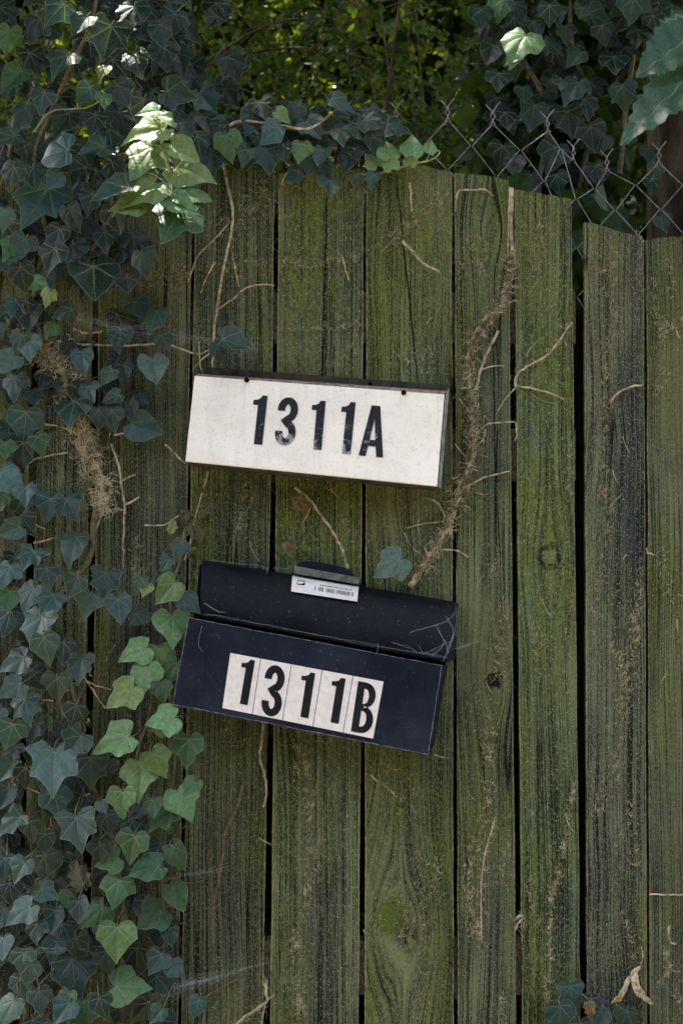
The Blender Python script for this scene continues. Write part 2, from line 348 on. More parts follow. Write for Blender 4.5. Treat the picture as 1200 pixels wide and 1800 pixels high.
# ------------------------------------------------------------------ board fences
def line_x(edge, z):
    (x0, y0), (x1, y1) = edge
    a = P(x0, y0); b = P(x1, y1)
    return a.x+(b.x-a.x)*(z-a.z)/(b.z-a.z)
TH = 0.019
def board(parent, i, L, Rr, top, mat):
    """L, Rr: edges as two photo points; top: list of photo points along the sawn top"""
    NC, NR = 14, 70; mb = MB()
    zt = [(P(x, y).x, P(x, y).z) for x, y in top]
    rs = random.Random(100+i)
    yo = rs.uniform(-0.0015, 0.0035); tw = rs.uniform(-0.004, 0.004); cup = rs.uniform(-0.0015, 0.002)
    def topz(x):
        if x <= zt[0][0]: return zt[0][1]
        for (a, b), (c, d) in zip(zt, zt[1:]):
            if x <= c: return b+(d-b)*(x-a)/(c-a)
        return zt[-1][1]
    zbot = 0.045
    rows = []
    for r in range(NR+1):
        v = r/NR; row = []
        for c in range(NC+1):
            s = c/NC
            za = zbot+(topz(line_x(L, 1.9)*(1-s)+line_x(Rr, 1.9)*s)-zbot)*v
            if r == NR: za += 0.0022*mnoise.noise((s*9+i*3, 1.7*i, 0))+rs.uniform(-0.0012, 0.0012)
            xl = line_x(L, za)+0.0011*mnoise.noise((za*9, i*5.1, 0)); xr = line_x(Rr, za)+0.0011*mnoise.noise((za*9, i*5.1+3, 9))
            x = xl+(xr-xl)*s
            e = min(s, 1-s)*(xr-xl)
            rd = 0.0028 if e < 0.0005 else (0.0008 if c in (1, NC-1) else 0)
            y = yo+tw*(s-0.5)*(za-1)+cup*(1-(2*s-1)**2)+rd+0.0012*mnoise.noise((x*25, i*2.0, za*5))
            row.append(Vector((x, y, za)))
        rows.append(row)
    n0 = 0
    for row in rows:
        # front columns pulled to the edges so the rounding stays narrow
        xs = [row[0], *[row[0].lerp(row[-1], 0)]*0]
        mb.v += row
    W = NC+1
    for r in range(NR):
        for c in range(NC): a = r*W+c; mb.f.append((a, a+1, a+W+1, a+W))
    nb = len(mb.v)
    for r in (range(NR+1)):
        mb.v += [Vector((rows[r][0].x+0.0004, yo+TH, rows[r][0].z)), Vector((rows[r][-1].x-0.0004, yo+TH, rows[r][-1].z))]
    for r in range(NR):
        a = nb+2*r
        mb.f.append((a, r*W, (r+1)*W, a+2)); mb.f.append((r*W+NC, a+1, a+3, (r+1)*W+NC)); mb.f.append((a+1, a, a+2, a+3))
    mb.f.append(tuple(NR*W+c for c in range(NC+1))+(nb+2*NR+1, nb+2*NR))
    mb.f.append(tuple(c for c in reversed(range(NC+1)))+(nb, nb+1))
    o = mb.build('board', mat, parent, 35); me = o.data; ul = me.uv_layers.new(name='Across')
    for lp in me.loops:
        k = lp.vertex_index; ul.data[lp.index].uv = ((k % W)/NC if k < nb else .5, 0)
    return o

def K(px, py, rpx, kind):
    p = P(px, py); return (p.x, p.z, S(rpx), kind)
def CR(x0, y0, x1, y1):
    a = P(x0, y0); b = P(x1, y1); return (a.x, a.z, b.x, b.z)
fence_a = thing('board_fence', 'weathered mossy board fence section with arched top, carrying both number boxes', 'fence', (0, 0, 0))
fence_b = thing('board_fence', 'lower dark board fence section with level top beyond the widest gap', 'fence', (0, 0, 0))
BOARDS = [
 (fence_a, ((-225, 300), (-282, 1800)), ((-93, 300), (-140, 1800)), [(-225, 330), (-93, 322)], dict()),
 (fence_a, ((-84, 300), (-130, 1800)), ((66, 300), (18, 1800)), [(-84, 318), (66, 312)], dict(moss=.35, base=(.12, .122, .08))),
 (fence_a, ((82, 300), (34, 1800)), ((166, 300), (140, 1800)), [(82, 312), (166, 308)], dict(moss=.25, dark=.6, base=(.12, .125, .085))),
 (fence_a, ((176, 300), (156, 1800)), ((339, 300), (312, 1800)), [(176, 306), (339, 300)], dict(moss=.42, dark=.65, base=(.095, .10, .066))),
 (fence_a, ((344, 300), (318, 1800)), ((483, 300), (462, 1800)), [(344, 303), (483, 297)], dict(moss=.5, dark=.5, base=(.105, .11, .068), flecks=.9)),
 (fence_a, ((490, 300), (475, 1800)), ((639, 300), (631, 1800)), [(490, 303), (639, 297)], dict(moss=.62, dark=.5, base=(.12, .13, .078), cracks=[CR(574, 330, 566, 690)])),
 (fence_a, ((643.5, 300), (641, 1800)), ((794, 300), (798, 1800)), [(644, 302), (700, 294), (740, 291), (775, 297), (794, 303)], dict(moss=.75, dark=.5, base=(.12, .13, .07), warp=2.4, cracks=[CR(695, 300, 735, 680)], knots=[K(690, 1612, 30, 'moss'), K(716, 1648, 20, 'swirl')])),
 (fence_a, ((798.5, 300), (805, 1800)), ((893, 330), (907, 1800)), [(798, 303), (850, 308), (893, 316)], dict(moss=.62, dark=.5, base=(.115, .125, .075), warp=1.5, knots=[K(868, 1197, 15, 'hole'), K(862, 400, 18, 'none')], cracks=[CR(866, 560, 872, 1000)])),
 (fence_a, ((903.5, 330), (918, 1800)), ((1004, 350), (1020, 1800)), [(903, 333), (950, 340), (1004, 350)], dict(moss=1.0, dark=.4, base=(.105, .125, .07), flecks=.3, knots=[K(966, 980, 17, 'ring')])),
 (fence_b, ((1027, 395), (1032, 1800)), ((1131, 420), (1137, 1800)), [(1027, 389), (1060, 398), (1100, 410), (1131, 418)], dict(moss=.40, dark=.8, base=(.105, .11, .078), warp=2.0, flecks=.9)),
 (fence_b, ((1137, 420), (1142.5, 1800)), ((1246, 410), (1260, 1800)), [(1137, 419), (1180, 414), (1246, 412)], dict(moss=.6, dark=.45, base=(.12, .125, .085))),
 (fence_b, ((1254, 410), (1268, 1800)), ((1366, 410), (1388, 1800)), [(1254, 413), (1366, 418)], dict(moss=.5)),
 (fence_b, ((1374, 410), (1396, 1800)), ((1484, 410), (1512, 1800)), [(1374, 416), (1484, 410)], dict()),
]
boards = []
for i, (par, L, Rr, top, kw) in enumerate(BOARDS):
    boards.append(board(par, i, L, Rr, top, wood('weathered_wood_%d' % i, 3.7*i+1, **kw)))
postmat = simple('shade_black_post', (0.006, 0.006, 0.005), (0.018, 0.016, 0.013), 30, 0.9, 0.6, 0.004, 0.05, (3, 3, .3))  # near-black colour holds the deep shade behind the widest gap
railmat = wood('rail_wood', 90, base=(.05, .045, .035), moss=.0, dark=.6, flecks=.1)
for par, xa, xb in ((fence_a, -220, 1010), (fence_b, 1035, 1480)):
    for py in (560, 800, 1700):
        a = P(xa, py, 0.03); b = P(xb, py, 0.03); m = MB()
        h = 0.042; y0, y1 = 0.0235, 0.060
        if par is fence_b: py += 4
        m.hexa([Vector((a.x, y0, a.z+h)), Vector((b.x, y0, a.z+h)), Vector((b.x, y0, a.z-h)), Vector((a.x, y0, a.z-h))],
               [Vector((a.x, y1, a.z+h)), Vector((b.x, y1, a.z+h)), Vector((b.x, y1, a.z-h)), Vector((a.x, y1, a.z-h))])
        m.build('rail', railmat, par, None, 0.002)
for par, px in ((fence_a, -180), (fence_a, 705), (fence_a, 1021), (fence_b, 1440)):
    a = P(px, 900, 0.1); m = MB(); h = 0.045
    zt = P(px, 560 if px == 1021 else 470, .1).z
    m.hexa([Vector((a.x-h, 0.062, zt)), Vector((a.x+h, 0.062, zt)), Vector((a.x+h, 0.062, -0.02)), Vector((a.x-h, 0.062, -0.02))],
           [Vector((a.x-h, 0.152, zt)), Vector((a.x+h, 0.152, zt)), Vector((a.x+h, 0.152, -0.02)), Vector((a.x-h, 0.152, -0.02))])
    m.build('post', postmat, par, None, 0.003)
# nails: each under its board
def nail(bi, px, py):
    p = P(px, py, -0.002); m = MB(); r = S(3.6); n = 8
    m.v = [p+Vector((math.cos(k*2*math.pi/n)*r, 0.006, math.sin(k*2*math.pi/n)*r)) for k in range(n)]
    m.v += [p+Vector((math.cos(k*2*math.pi/n)*r*.85, -0.0005, math.sin(k*2*math.pi/n)*r*.85)) for k in range(n)]+[p+Vector((0, -0.0012, 0))]
    m.f = [(k, n+k, n+(k+1) % n, (k+1) % n) for k in range(n)]+[(n+k, 2*n, n+(k+1) % n) for k in range(n)]
    m.build('nail', M['nail'], boards[bi], 40)
for bi, px, py in ((8, 927, 773), (8, 987, 771), (9, 1054, 787), (9, 1112, 788), (10, 1157, 789), (10, 1215, 789), (7, 822, 772), (7, 880, 772), (3, 200, 790), (4, 440, 1700), (4, 360, 1702),
                   (5, 510, 1702), (5, 610, 1703), (8, 935, 1703), (8, 1003, 1703), (9, 1050, 1706), (9, 1120, 1706), (6, 770, 1700), (7, 885, 1702)):
    nail(bi, px, py)

# ------------------------------------------------------------------ number shapes (unit height 1, x to the right)
def stroke(path, wd):
    l = []; r = []
    for i, p in enumerate(path):
        a = path[max(i-1, 0)]; b = path[min(i+1, len(path)-1)]
        dx, dy = b[0]-a[0], b[1]-a[1]; n = math.hypot(dx, dy) or 1
        l.append((p[0]-dy/n*wd/2, p[1]+dx/n*wd/2)); r.append((p[0]+dy/n*wd/2, p[1]-dx/n*wd/2))
    return l+r[::-1]
def arc(cx, cy, rx, ry, a0, a1, n=14):
    return [(cx+rx*math.cos(R(a0+(a1-a0)*k/n)), cy+ry*math.sin(R(a0+(a1-a0)*k/n))) for k in range(n+1)]
GLYPH = {
 '1': [[(.115, 0), (.285, 0), (.285, 1), (.185, 1), (.15, .935), (.09, .905), (.015, .895), (.015, .80), (.115, .80)]],
 'A': [[(0, 0), (.135, 0), (.168, .2), (.312, .2), (.345, 0), (.48, 0), (.325, 1), (.155, 1)], [(.188, .32), (.292, .32), (.24, .74)]],
}
pth = arc(.205, .735, .135, .19, 186, -62, 18)+[(.215, .525)]
pth2 = [(.215, .505)]+arc(.205, .262, .14, .188, 62, -186, 18)
GLYPH['3'] = [stroke(arc(.2, .738, .128, .188, 188, -75, 18)+[(.15, .517)]+arc(.2, .262, .132, .188, 75, -188, 18), .146)]
def bowl(x0, x1, y0, y1, n=8):
    ry = (y1-y0)/2; rx = min(ry*.85, (x1-x0)*.75); cx = x1-rx; cy = (y0+y1)/2
    return [(cx+rx*math.cos(R(-90+180*k/n)), cy+ry*math.sin(R(-90+180*k/n))) for k in range(n+1)]
GLYPH['B'] = [[(0, 0)]+bowl(0, .42, 0, .535)+bowl(0, .40, .50, 1)+[(0, 1)],
              [(.15, .125)]+bowl(.15, .275, .125, .435)+[(.15, .435)], [(.15, .575)]+bowl(.15, .262, .575, .875)+[(.15, .875)]]
def glyph_mesh(ch, to3d, thick):
    """outline with holes, filled, laid on a panel through to3d(x, y) -> (point, outward normal)"""
    cu = bpy.data.curves.new('g', 'CURVE'); cu.dimensions = '2D'; cu.fill_mode = 'BOTH'
    for lp in GLYPH[ch]:
        sp = cu.splines.new('POLY'); sp.points.add(len(lp)-1); sp.use_cyclic_u = True
        for q, (x, y) in zip(sp.points, lp): q.co = (x, y, 0, 1)
    o = bpy.data.objects.new('g', cu); COL.objects.link(o)
    dg = bpy.context.evaluated_depsgraph_get(); me = bpy.data.meshes.new_from_object(o.evaluated_get(dg))
    bpy.data.objects.remove(o)
    vs_ = [v.co.copy() for v in me.vertices]; fs = [tuple(p.vertices) for p in me.polygons]
    bpy.data.meshes.remove(me)
    m = MB(); n = len(vs_)
    for v in vs_: p, nn = to3d(v.x, v.y); m.v.append(p+nn*thick)
    for v in vs_: p, nn = to3d(v.x, v.y); m.v.append(p+nn*0.0001)
    edges = {}
    for f in fs:
        m.f.append(f)
        for a, b in zip(f, f[1:]+f[:1]): edges[(a, b)] = edges.get((a, b), 0)+1
    for (a, b) in edges:
        if (b, a) not in edges: m.f.append((a, b, n+b, n+a))
    return m
class Panel:
    """flat four-cornered face from photo corners (TL TR BR BL) at depths"""
    def __init__(s, px, ys): s.c = [P(x, y, d) for (x, y), d in zip(px, ys)]; s.px = px
    def at(s, u, v): return (s.c[0]*(1-u)+s.c[1]*u)*(1-v)+(s.c[3]*(1-u)+s.c[2]*u)*v
    def normal(s): return (s.c[3]-s.c[0]).cross(s.c[1]-s.c[0]).normalized()*1.0
    def uv(s, x, y):
        u = v = .5; a, b, c, d = s.px
        for _ in range(12):
            X = (a[0]*(1-u)+b[0]*u)*(1-v)+(d[0]*(1-u)+c[0]*u)*v; Y = (a[1]*(1-u)+b[1]*u)*(1-v)+(d[1]*(1-u)+c[1]*u)*v
            v += (y-Y)/150; u += (x-X+(y-Y)*.0)/450
        return u, v
    def on(s, x, y, off=0.0): u, v = s.uv(x, y); return s.at(u, v)+s.normal()*off

def lettering(panel, ch, bl, tl, wpx, thick, name, parent, mat):
    """glyph whose left stem runs from photo point bl up to tl; wpx = px per unit glyph width (equal to its height)"""
    up = Vector((tl[0]-bl[0], tl[1]-bl[1]))
    ax = (panel.px[1][0]-panel.px[0][0]+panel.px[2][0]-panel.px[3][0])/2; ay = (panel.px[1][1]-panel.px[0][1]+panel.px[2][1]-panel.px[3][1])/2
    l = math.hypot(ax, ay); rt = Vector((ax/l, ay/l))*wpx
    n = panel.normal()
    def f(x, y): q = Vector(bl)+rt*x+up*y; return panel.on(q.x, q.y), n
    return glyph_mesh(ch, f, thick).build(name, mat, parent)

# ------------------------------------------------------------------ white box 1311A
bA = thing('number_box', 'white painted metal box numbered 1311A, hung crooked on the boards', 'house number box', (0, 0, 0))
fa = [(342, 660), (781, 693), (768, 855), (326, 811)]
pa = Panel(fa, (-0.062, -0.062, -0.094, -0.094)); nA = pa.normal()
front = [pa.at(0, 0), pa.at(1, 0), pa.at(1, 1), pa.at(0, 1)]
m = MB(); m.hexa([p for p in front], [p-nA*0.003 for p in front]); panelA = m.build('front_panel', M['white'], bA, None, 0.0012)
backA = [P(350, 660, -0.003), P(789, 688, -0.003), P(777, 850, -0.003), P(335, 806, -0.003)]
inner = [p-nA*0.0035 for p in front]
m = MB(); m.hexa(inner, backA); m.build('body', M['rust'], bA)
# folded right edge, open bottom lip, back plate above
m = MB(); e0 = [pa.at(1, 0)+Vector((0.0012, .002, 0)), pa.at(1, 1)+Vector((0.0012, .002, 0))]
e1 = [P(788.5, 682, -0.045), P(774, 858, -0.076)]
m.hexa([e0[0], e1[0], e1[1], e0[1]], [p+Vector((0.001, 0.004, 0)) for p in (e0[0], e1[0], e1[1], e0[1])]); m.build('side_flange', M['greyside'], bA)
m = MB(); a, b = pa.at(0.01, 1), pa.at(.995, 1)
m.hexa([a+Vector((0, .003, -.0006)), b+Vector((0, .003, -.0006)), b+Vector((0, .006, -.0045)), a+Vector((0, .006, -.0045))],
       [a+Vector((0, .03, -.0006)), b+Vector((0, .03, -.0006)), b+Vector((0, .03, -.0045)), a+Vector((0, .03, -.0045))]); m.build('bottom_lip', M['rust'], bA)
m = MB(); bp = [(360, 645), (790, 677), (786, 720), (352, 690)]
m.hexa([P(x, y, -0.007) for x, y in bp], [P(x, y, -0.0035) for x, y in bp]); m.build('back_plate', M['rust'], bA)
m = MB()   # rusty top fold between plate and front
m.hexa([pa.at(0.004, 0)+Vector((0, .0015, .0005)), pa.at(.996, 0)+Vector((0, .0015, .0005)), pa.at(.996, 0)+Vector((0, .0035, -.002)), pa.at(.004, 0)+Vector((0, .0035, -.002))],
       [P(348, 657, -.03), P(786, 687.5, -.03), P(786, 690, -.03), P(348, 660, -.03)]); m.build('top_fold', M['rustedge'], bA)
for px, py in ((434, 668.5), (709, 690.5), (650, 674.5)):
    m = MB(); c = P(px, py, -0.060 if py != 674.5 else -.009); r = S(4.5 if py != 674.5 else 3)
    m.tube([c+Vector((0, .012, 0)), c+Vector((0, -.0045, 0)), c+Vector((0, -.0055, 0))], r, 10); m.build('screw', M['black'], bA, 40)
for ch, bl, tl, wpx in (('1', (436, 780.5), (445.5, 694.5), 88), ('3', (481.5, 782), (491, 697.5), 88), ('1', (540.5, 789.5), (548, 703.5), 86), ('1', (591, 797), (600, 706), 88), ('A', (630, 801), (639, 712), 90)):
    lettering(pa, ch, bl, tl, wpx, 0.0009, 'number_'+ch.lower() if ch.isdigit() else 'letter_'+ch.lower(), panelA, M['wornink'])

# ------------------------------------------------------------------ navy box 1311B with its lid ajar
bB = thing('number_box', 'navy metal mailbox numbered 1311B on white tiles, lid ajar, hung tilted on the boards', 'mailbox', (0, 0, 0))
fb = [(332, 1086), (776, 1170), (752, 1326), (304, 1238)]
pb = Panel(fb, (-0.106, -0.106, -0.118, -0.118)); nB = pb.normal()
front = [pb.at(0, 0), pb.at(1, 0), pb.at(1, 1), pb.at(0, 1)]
m = MB(); m.hexa(front, [p-nB*0.0025 for p in front]); panelB = m.build('front_panel', M['navy'], bB, None, 0.0010)
back = [P(350, 1088, -0.003), P(786, 1168, -0.003), P(763, 1309, -0.003), P(322, 1226, -0.003)]
inn = [p-nB*0.0028 for p in front]
def wall(a, b, c, d, off):
    m = MB(); m.hexa([a, b, c, d], [p+off for p in (a, b, c, d)]); return m
wall(inn[1], back[1], back[2], inn[2], Vector((-.002, 0, 0))).build('side_wall', M['navy'], bB)
wall(inn[0], back[0], back[3], inn[3], Vector((.002, 0, 0))).build('side_wall', M['navy'], bB)
wall(inn[3]+Vector((.003, 0, .001)), inn[2]+Vector((-.003, 0, .001)), back[2]+Vector((-.003, 0, .001)), back[3]+Vector((.003, 0, .001)), Vector((0, 0, .002))).build('bottom', M['navy'], bB)
m = MB(); bb = [(352, 992), (797, 1066), (763, 1306), (323, 1224)]
m.hexa([P(x, y, -.0085) for x, y in bb], [P(x, y, -.0045) for x, y in bb]); m.build('back_plate', M['black'], bB)
# lid: a curved shell from the hinge forward and down
LT = [(356, 983), (801, 1058)]; LBt = [(352, 1083), (789, 1164)]
prof = [(0.0, -0.012), (0.03, -0.034), (0.09, -0.047), (0.25, -0.0585), (0.40, -0.067), (0.55, -0.0735), (0.70, -0.078), (0.85, -0.080), (1.0, -0.080)]
def lid_y(t):
    for (a, b), (c, d) in zip(prof, prof[1:]):
        if t <= c: return b+(d-b)*(t-a)/(c-a)
    return prof[-1][1]
def lid_pt(u, t, off=0.0):
    x = (LT[0][0]*(1-u)+LT[1][0]*u)*(1-t)+(LBt[0][0]*(1-u)+LBt[1][0]*u)*t
    y = (LT[0][1]*(1-u)+LT[1][1]*u)*(1-t)+(LBt[0][1]*(1-u)+LBt[1][1]*u)*t
    return P(x, y, lid_y(t)-off)
m = MB(); ts = [i/24 for i in range(25)]; nu = 24
ts = [0, .012, .03, .05, .08, .12]+[.12+.88*i/16 for i in range(1, 17)]
for t in ts:
    for k in range(nu+1):
        u = k/nu; sag = 0.0015*mnoise.noise((u*4, t*3, 5)); m.v.append(lid_pt(u, t, sag))
n1 = len(m.v)
for t in ts:
    for k in range(nu+1): m.v.append(lid_pt(k/nu, t, -0.0022)+Vector((0, 0, -0.0012)))
W = nu+1
for a in range(len(ts)-1):
    for k in range(nu):
        q = a*W+k; m.f.append((q, q+W, q+W+1, q+1)); q += n1; m.f.append((q, q+1, q+W+1, q+W))
for k in range(nu):
    m.f.append((k, k+1, n1+k+1, n1+k)); q = (len(ts)-1)*W+k; m.f.append((q+1, q, n1+q, n1+q+1))
for a in range(len(ts)-1):
    q = a*W; m.f.append((q, n1+q, n1+q+W, q+W)); q = a*W+nu; m.f.append((q, q+W, n1+q+W, n1+q))
lid = m.build('lid', M['lid'], bB, 40)
# end caps of the lid
for u, dx in ((0, .0), (1, .0)):
    m = MB(); pts = [lid_pt(u, t)+Vector((0.0004 if u else -0.0004, 0, 0)) for t in ts]
    q = [P(LT[u][0]+(4 if u else -1), LT[u][1]+4, -.0095), P(LBt[u][0]+(10 if u else 1), LBt[u][1]-6, -.0095)]
    a = pts+[q[1], q[0]]; off = Vector((-.002 if u else .002, 0, 0)); n = len(a)
    m.v = a+[p+off for p in a]; m.f = [tuple(range(n)) if u == 0 else tuple(reversed(range(n))), tuple(reversed(range(n, 2*n))) if u == 0 else tuple(range(n, 2*n))]
    m.f += [(k, (k+1) % n, n+(k+1) % n, n+k) for k in range(n)]
    m.build('lid_end', M['navy'], lid)
# dark pull behind the lid edge
out = [(511, 1010), (522, 992), (534, 986), (560, 988), (604, 997), (617, 1005), (627, 1016), (640, 1034)]
m = MB(); n = len(out)
m.v = [P(x, y, -.024) for x, y in out]+[P(x, y, -.014) for x, y in out]
m.f = [tuple(reversed(range(n))), tuple(range(n, 2*n))]+[(k, (k+1) % n, n+(k+1) % n, n+k) for k in range(n)]
m.build('lid_pull', M['navy'], lid)
def lid_patch(q, off, thick, nm, mat, parent, nx=8):
    """thin plate following the lid: q photo corners TL TR BR BL"""
    m = MB(); NJ = 8 if nx > 2 else 2
    for o_ in (off+thick, off):
        for j in range(NJ+1):
            for i in range(nx+1):
                u = i/nx; v = j/NJ
                x = (q[0][0]*(1-u)+q[1][0]*u)*(1-v)+(q[3][0]*(1-u)+q[2][0]*u)*v; y = (q[0][1]*(1-u)+q[1][1]*u)*(1-v)+(q[3][1]*(1-u)+q[2][1]*u)*v
                uu = (x-356)/445; yt = LT[0][1]+(LT[1][1]-LT[0][1])*uu; yb = LBt[0][1]+(LBt[1][1]-LBt[0][1])*uu
                t = max(0, min(1, (y-yt)/(yb-yt))); m.v.append(P(x, y, lid_y(t)-o_))
    W = nx+1; n1 = (NJ+1)*W
    for j in range(NJ):
        for i in range(nx): k = j*W+i; m.f += [(k, k+W, k+W+1, k+1), (n1+k, n1+k+1, n1+k+W+1, n1+k+W)]
    rim = list(range(W))+[j*W+nx for j in range(1, NJ+1)]+[NJ*W+i for i in reversed(range(nx))]+[j*W for j in range(NJ-1, 0, -1)]
    for a, b in zip(rim, rim[1:]+rim[:1]): m.f.append((a, b, n1+b, n1+a))
    return m.build(nm, mat, parent)
m = MB(); q = [(517.5, 994.5), (633, 1015.5), (630.5, 1027.5), (516, 1008)]
m.hexa([P(x, y, -.041) for x, y in q], [P(x, y, -.0245) for x, y in q]); m.build('grip_strip', M['tab'], lid, None, .001)
stk = lid_patch([(514, 1010.5), (630.5, 1029), (627.5, 1057.5), (511.5, 1039.5)], 0.0045, 0.0006, 'sticker', M['sticker'], lid)
# printed mark: dark square with a pale swept wing, and two lines of tiny print
lid_patch([(523, 1018.5), (537, 1020.5), (535.5, 1029), (521.5, 1027)], 0.0053, 0.0003, 'postal_emblem', M['ink'], stk, 2)
m = MB(); wing = [(522.4, 1025.2), (527, 1021.6), (537, 1022.2), (533, 1025.2), (526, 1026.6)]
lid_patch([(523.4, 1021.2), (536.8, 1023.2), (530.5, 1026.2), (522.6, 1026.0)], 0.0058, 0.0003, 'emblem_wing', M['sticker'], stk, 2)
rr = random.Random(5); x = 553.0
while x < 621:
    wdt = rr.uniform(0.8, 1.7)
    if rr.random() < .86:
        yb = 1017.5+(x-514)*.159+7; h = rr.choice((6.5, 7.5, 7.5))
        lid_patch([(x, yb), (x+wdt, yb+.2), (x+wdt-.3, yb+h), (x-.3, yb+h-.2)], 0.0053, 0.0003, 'print_stroke', M['tab'], stk, 1)
    x += wdt+rr.uniform(.7, 1.3)
x = 562.0
while x < 618:
    wdt = rr.uniform(1.5, 4); yb = 1013.6+(x-514)*.159+6.3
    lid_patch([(x, yb), (x+wdt, yb+.4), (x+wdt, yb+2.2), (x, yb+1.8)], 0.0053, 0.0003, 'print_stroke', M['tab'], stk, 1); x += wdt+1.6
# five white number tiles
tq = [(404.5, 1148), (674.5, 1198.5), (656, 1298.5), (390.5, 1244.5)]
def tq_at(u, v):
    return ((tq[0][0]*(1-u)+tq[1][0]*u)*(1-v)+(tq[3][0]*(1-u)+tq[2][0]*u)*v, (tq[0][1]*(1-u)+tq[1][1]*u)*(1-v)+(tq[3][1]*(1-u)+tq[2][1]*u)*v)
gl = [('1', (412.5, 1235.5), (425.5, 1157), 82), ('3', (457.5, 1256), (468.5, 1166.5), 88), ('1', (518.5, 1258.5), (530.5, 1179.5), 84), ('1', (571.5, 1268), (584, 1189), 84), ('B', (616.5, 1285.5), (629.5, 1197.5), 86)]
for k, (ch, bl, tl, wpx) in enumerate(gl):
    c = [tq_at(k/5+.0022, 0), tq_at((k+1)/5-.0022, 0), tq_at((k+1)/5-.0022, 1), tq_at(k/5+.0022, 1)]
    m = MB(); m.hexa([pb.on(x, y, .0008) for x, y in c], [pb.on(x, y, .0001) for x, y in c])
    tl_ = m.build('number_tile', M['sticker'], panelB)
    up = Vector((tl[0]-bl[0], tl[1]-bl[1])); ax = Vector((444, 85)).normalized()*wpx
    def f(x, y): q = Vector(bl)+ax*x+up*y; return pb.on(q.x, q.y, .0008), nB
    glyph_mesh(ch, f, .0005).build('number_'+ch if ch.isdigit() else 'letter_b', M['ink'], tl_)
for a, b in ((0, 1), (1, 2), (2, 3), (3, 0)):
    pp = [front[a].lerp(front[b], k/40)+nB*.0001+Vector((rnd(-.0003, .0003), 0, rnd(-.0003, .0003))) for k in range(41)]
    m = MB(); m.tube(pp, .00042, 5, .00042, .6); m.build('worn_edge', M['worn_edge'], panelB)
# faint creases pressed in the front panel
for (x0, y0, x1, y1) in ((361, 1120, 353, 1215), (725, 1180, 708, 1270)):
    m = MB(); m.tube([pb.on(x0+(x1-x0)*k/6, y0+(y1-y0)*k/6, .0001) for k in range(7)], .0005, 5); m.build('panel_crease', M['navy'], panelB)

# ------------------------------------------------------------------ ivy leaves
OUT = {
 'five': [(0, 1.0), (.11, .82), (.22, .67), (.33, .565), (.49, .535), (.46, .37), (.43, .25), (.50, .10), (.56, -.05), (.42, -.15), (.26, -.22), (.10, -.14), (0, -.02)],
 'three': [(0, 1), (.11, .84), (.23, .68), (.33, .51), (.45, .42), (.58, .31), (.55, .10), (.46, -.08), (.30, -.2), (.12, -.16), (0, -.02)],
 'heart': [(0, 1), (.12, .86), (.27, .68), (.40, .48), (.47, .25), (.46, .03), (.36, -.15), (.2, -.22), (.08, -.14), (0, -.02)],
 'spade': [(0, 1), (.15, .75), (.34, .52), (.49, .32), (.49, .1), (.36, -.08), (.2, -.15), (.07, -.08), (0, -.02)],
}
OUT['wither'] = [(0, 1), (.16, .8), (.20, .62), (.36, .55), (.30, .36), (.40, .2), (.30, .04), (.33, -.1), (.14, -.14), (.07, -.04), (0, -.02)]
SHARP = {'wither': {0, 3, 5, 7}, 'five': {0, 4, 8}, 'three': {0, 5}, 'heart': {0}, 'spade': {0}}
LEAF = {}
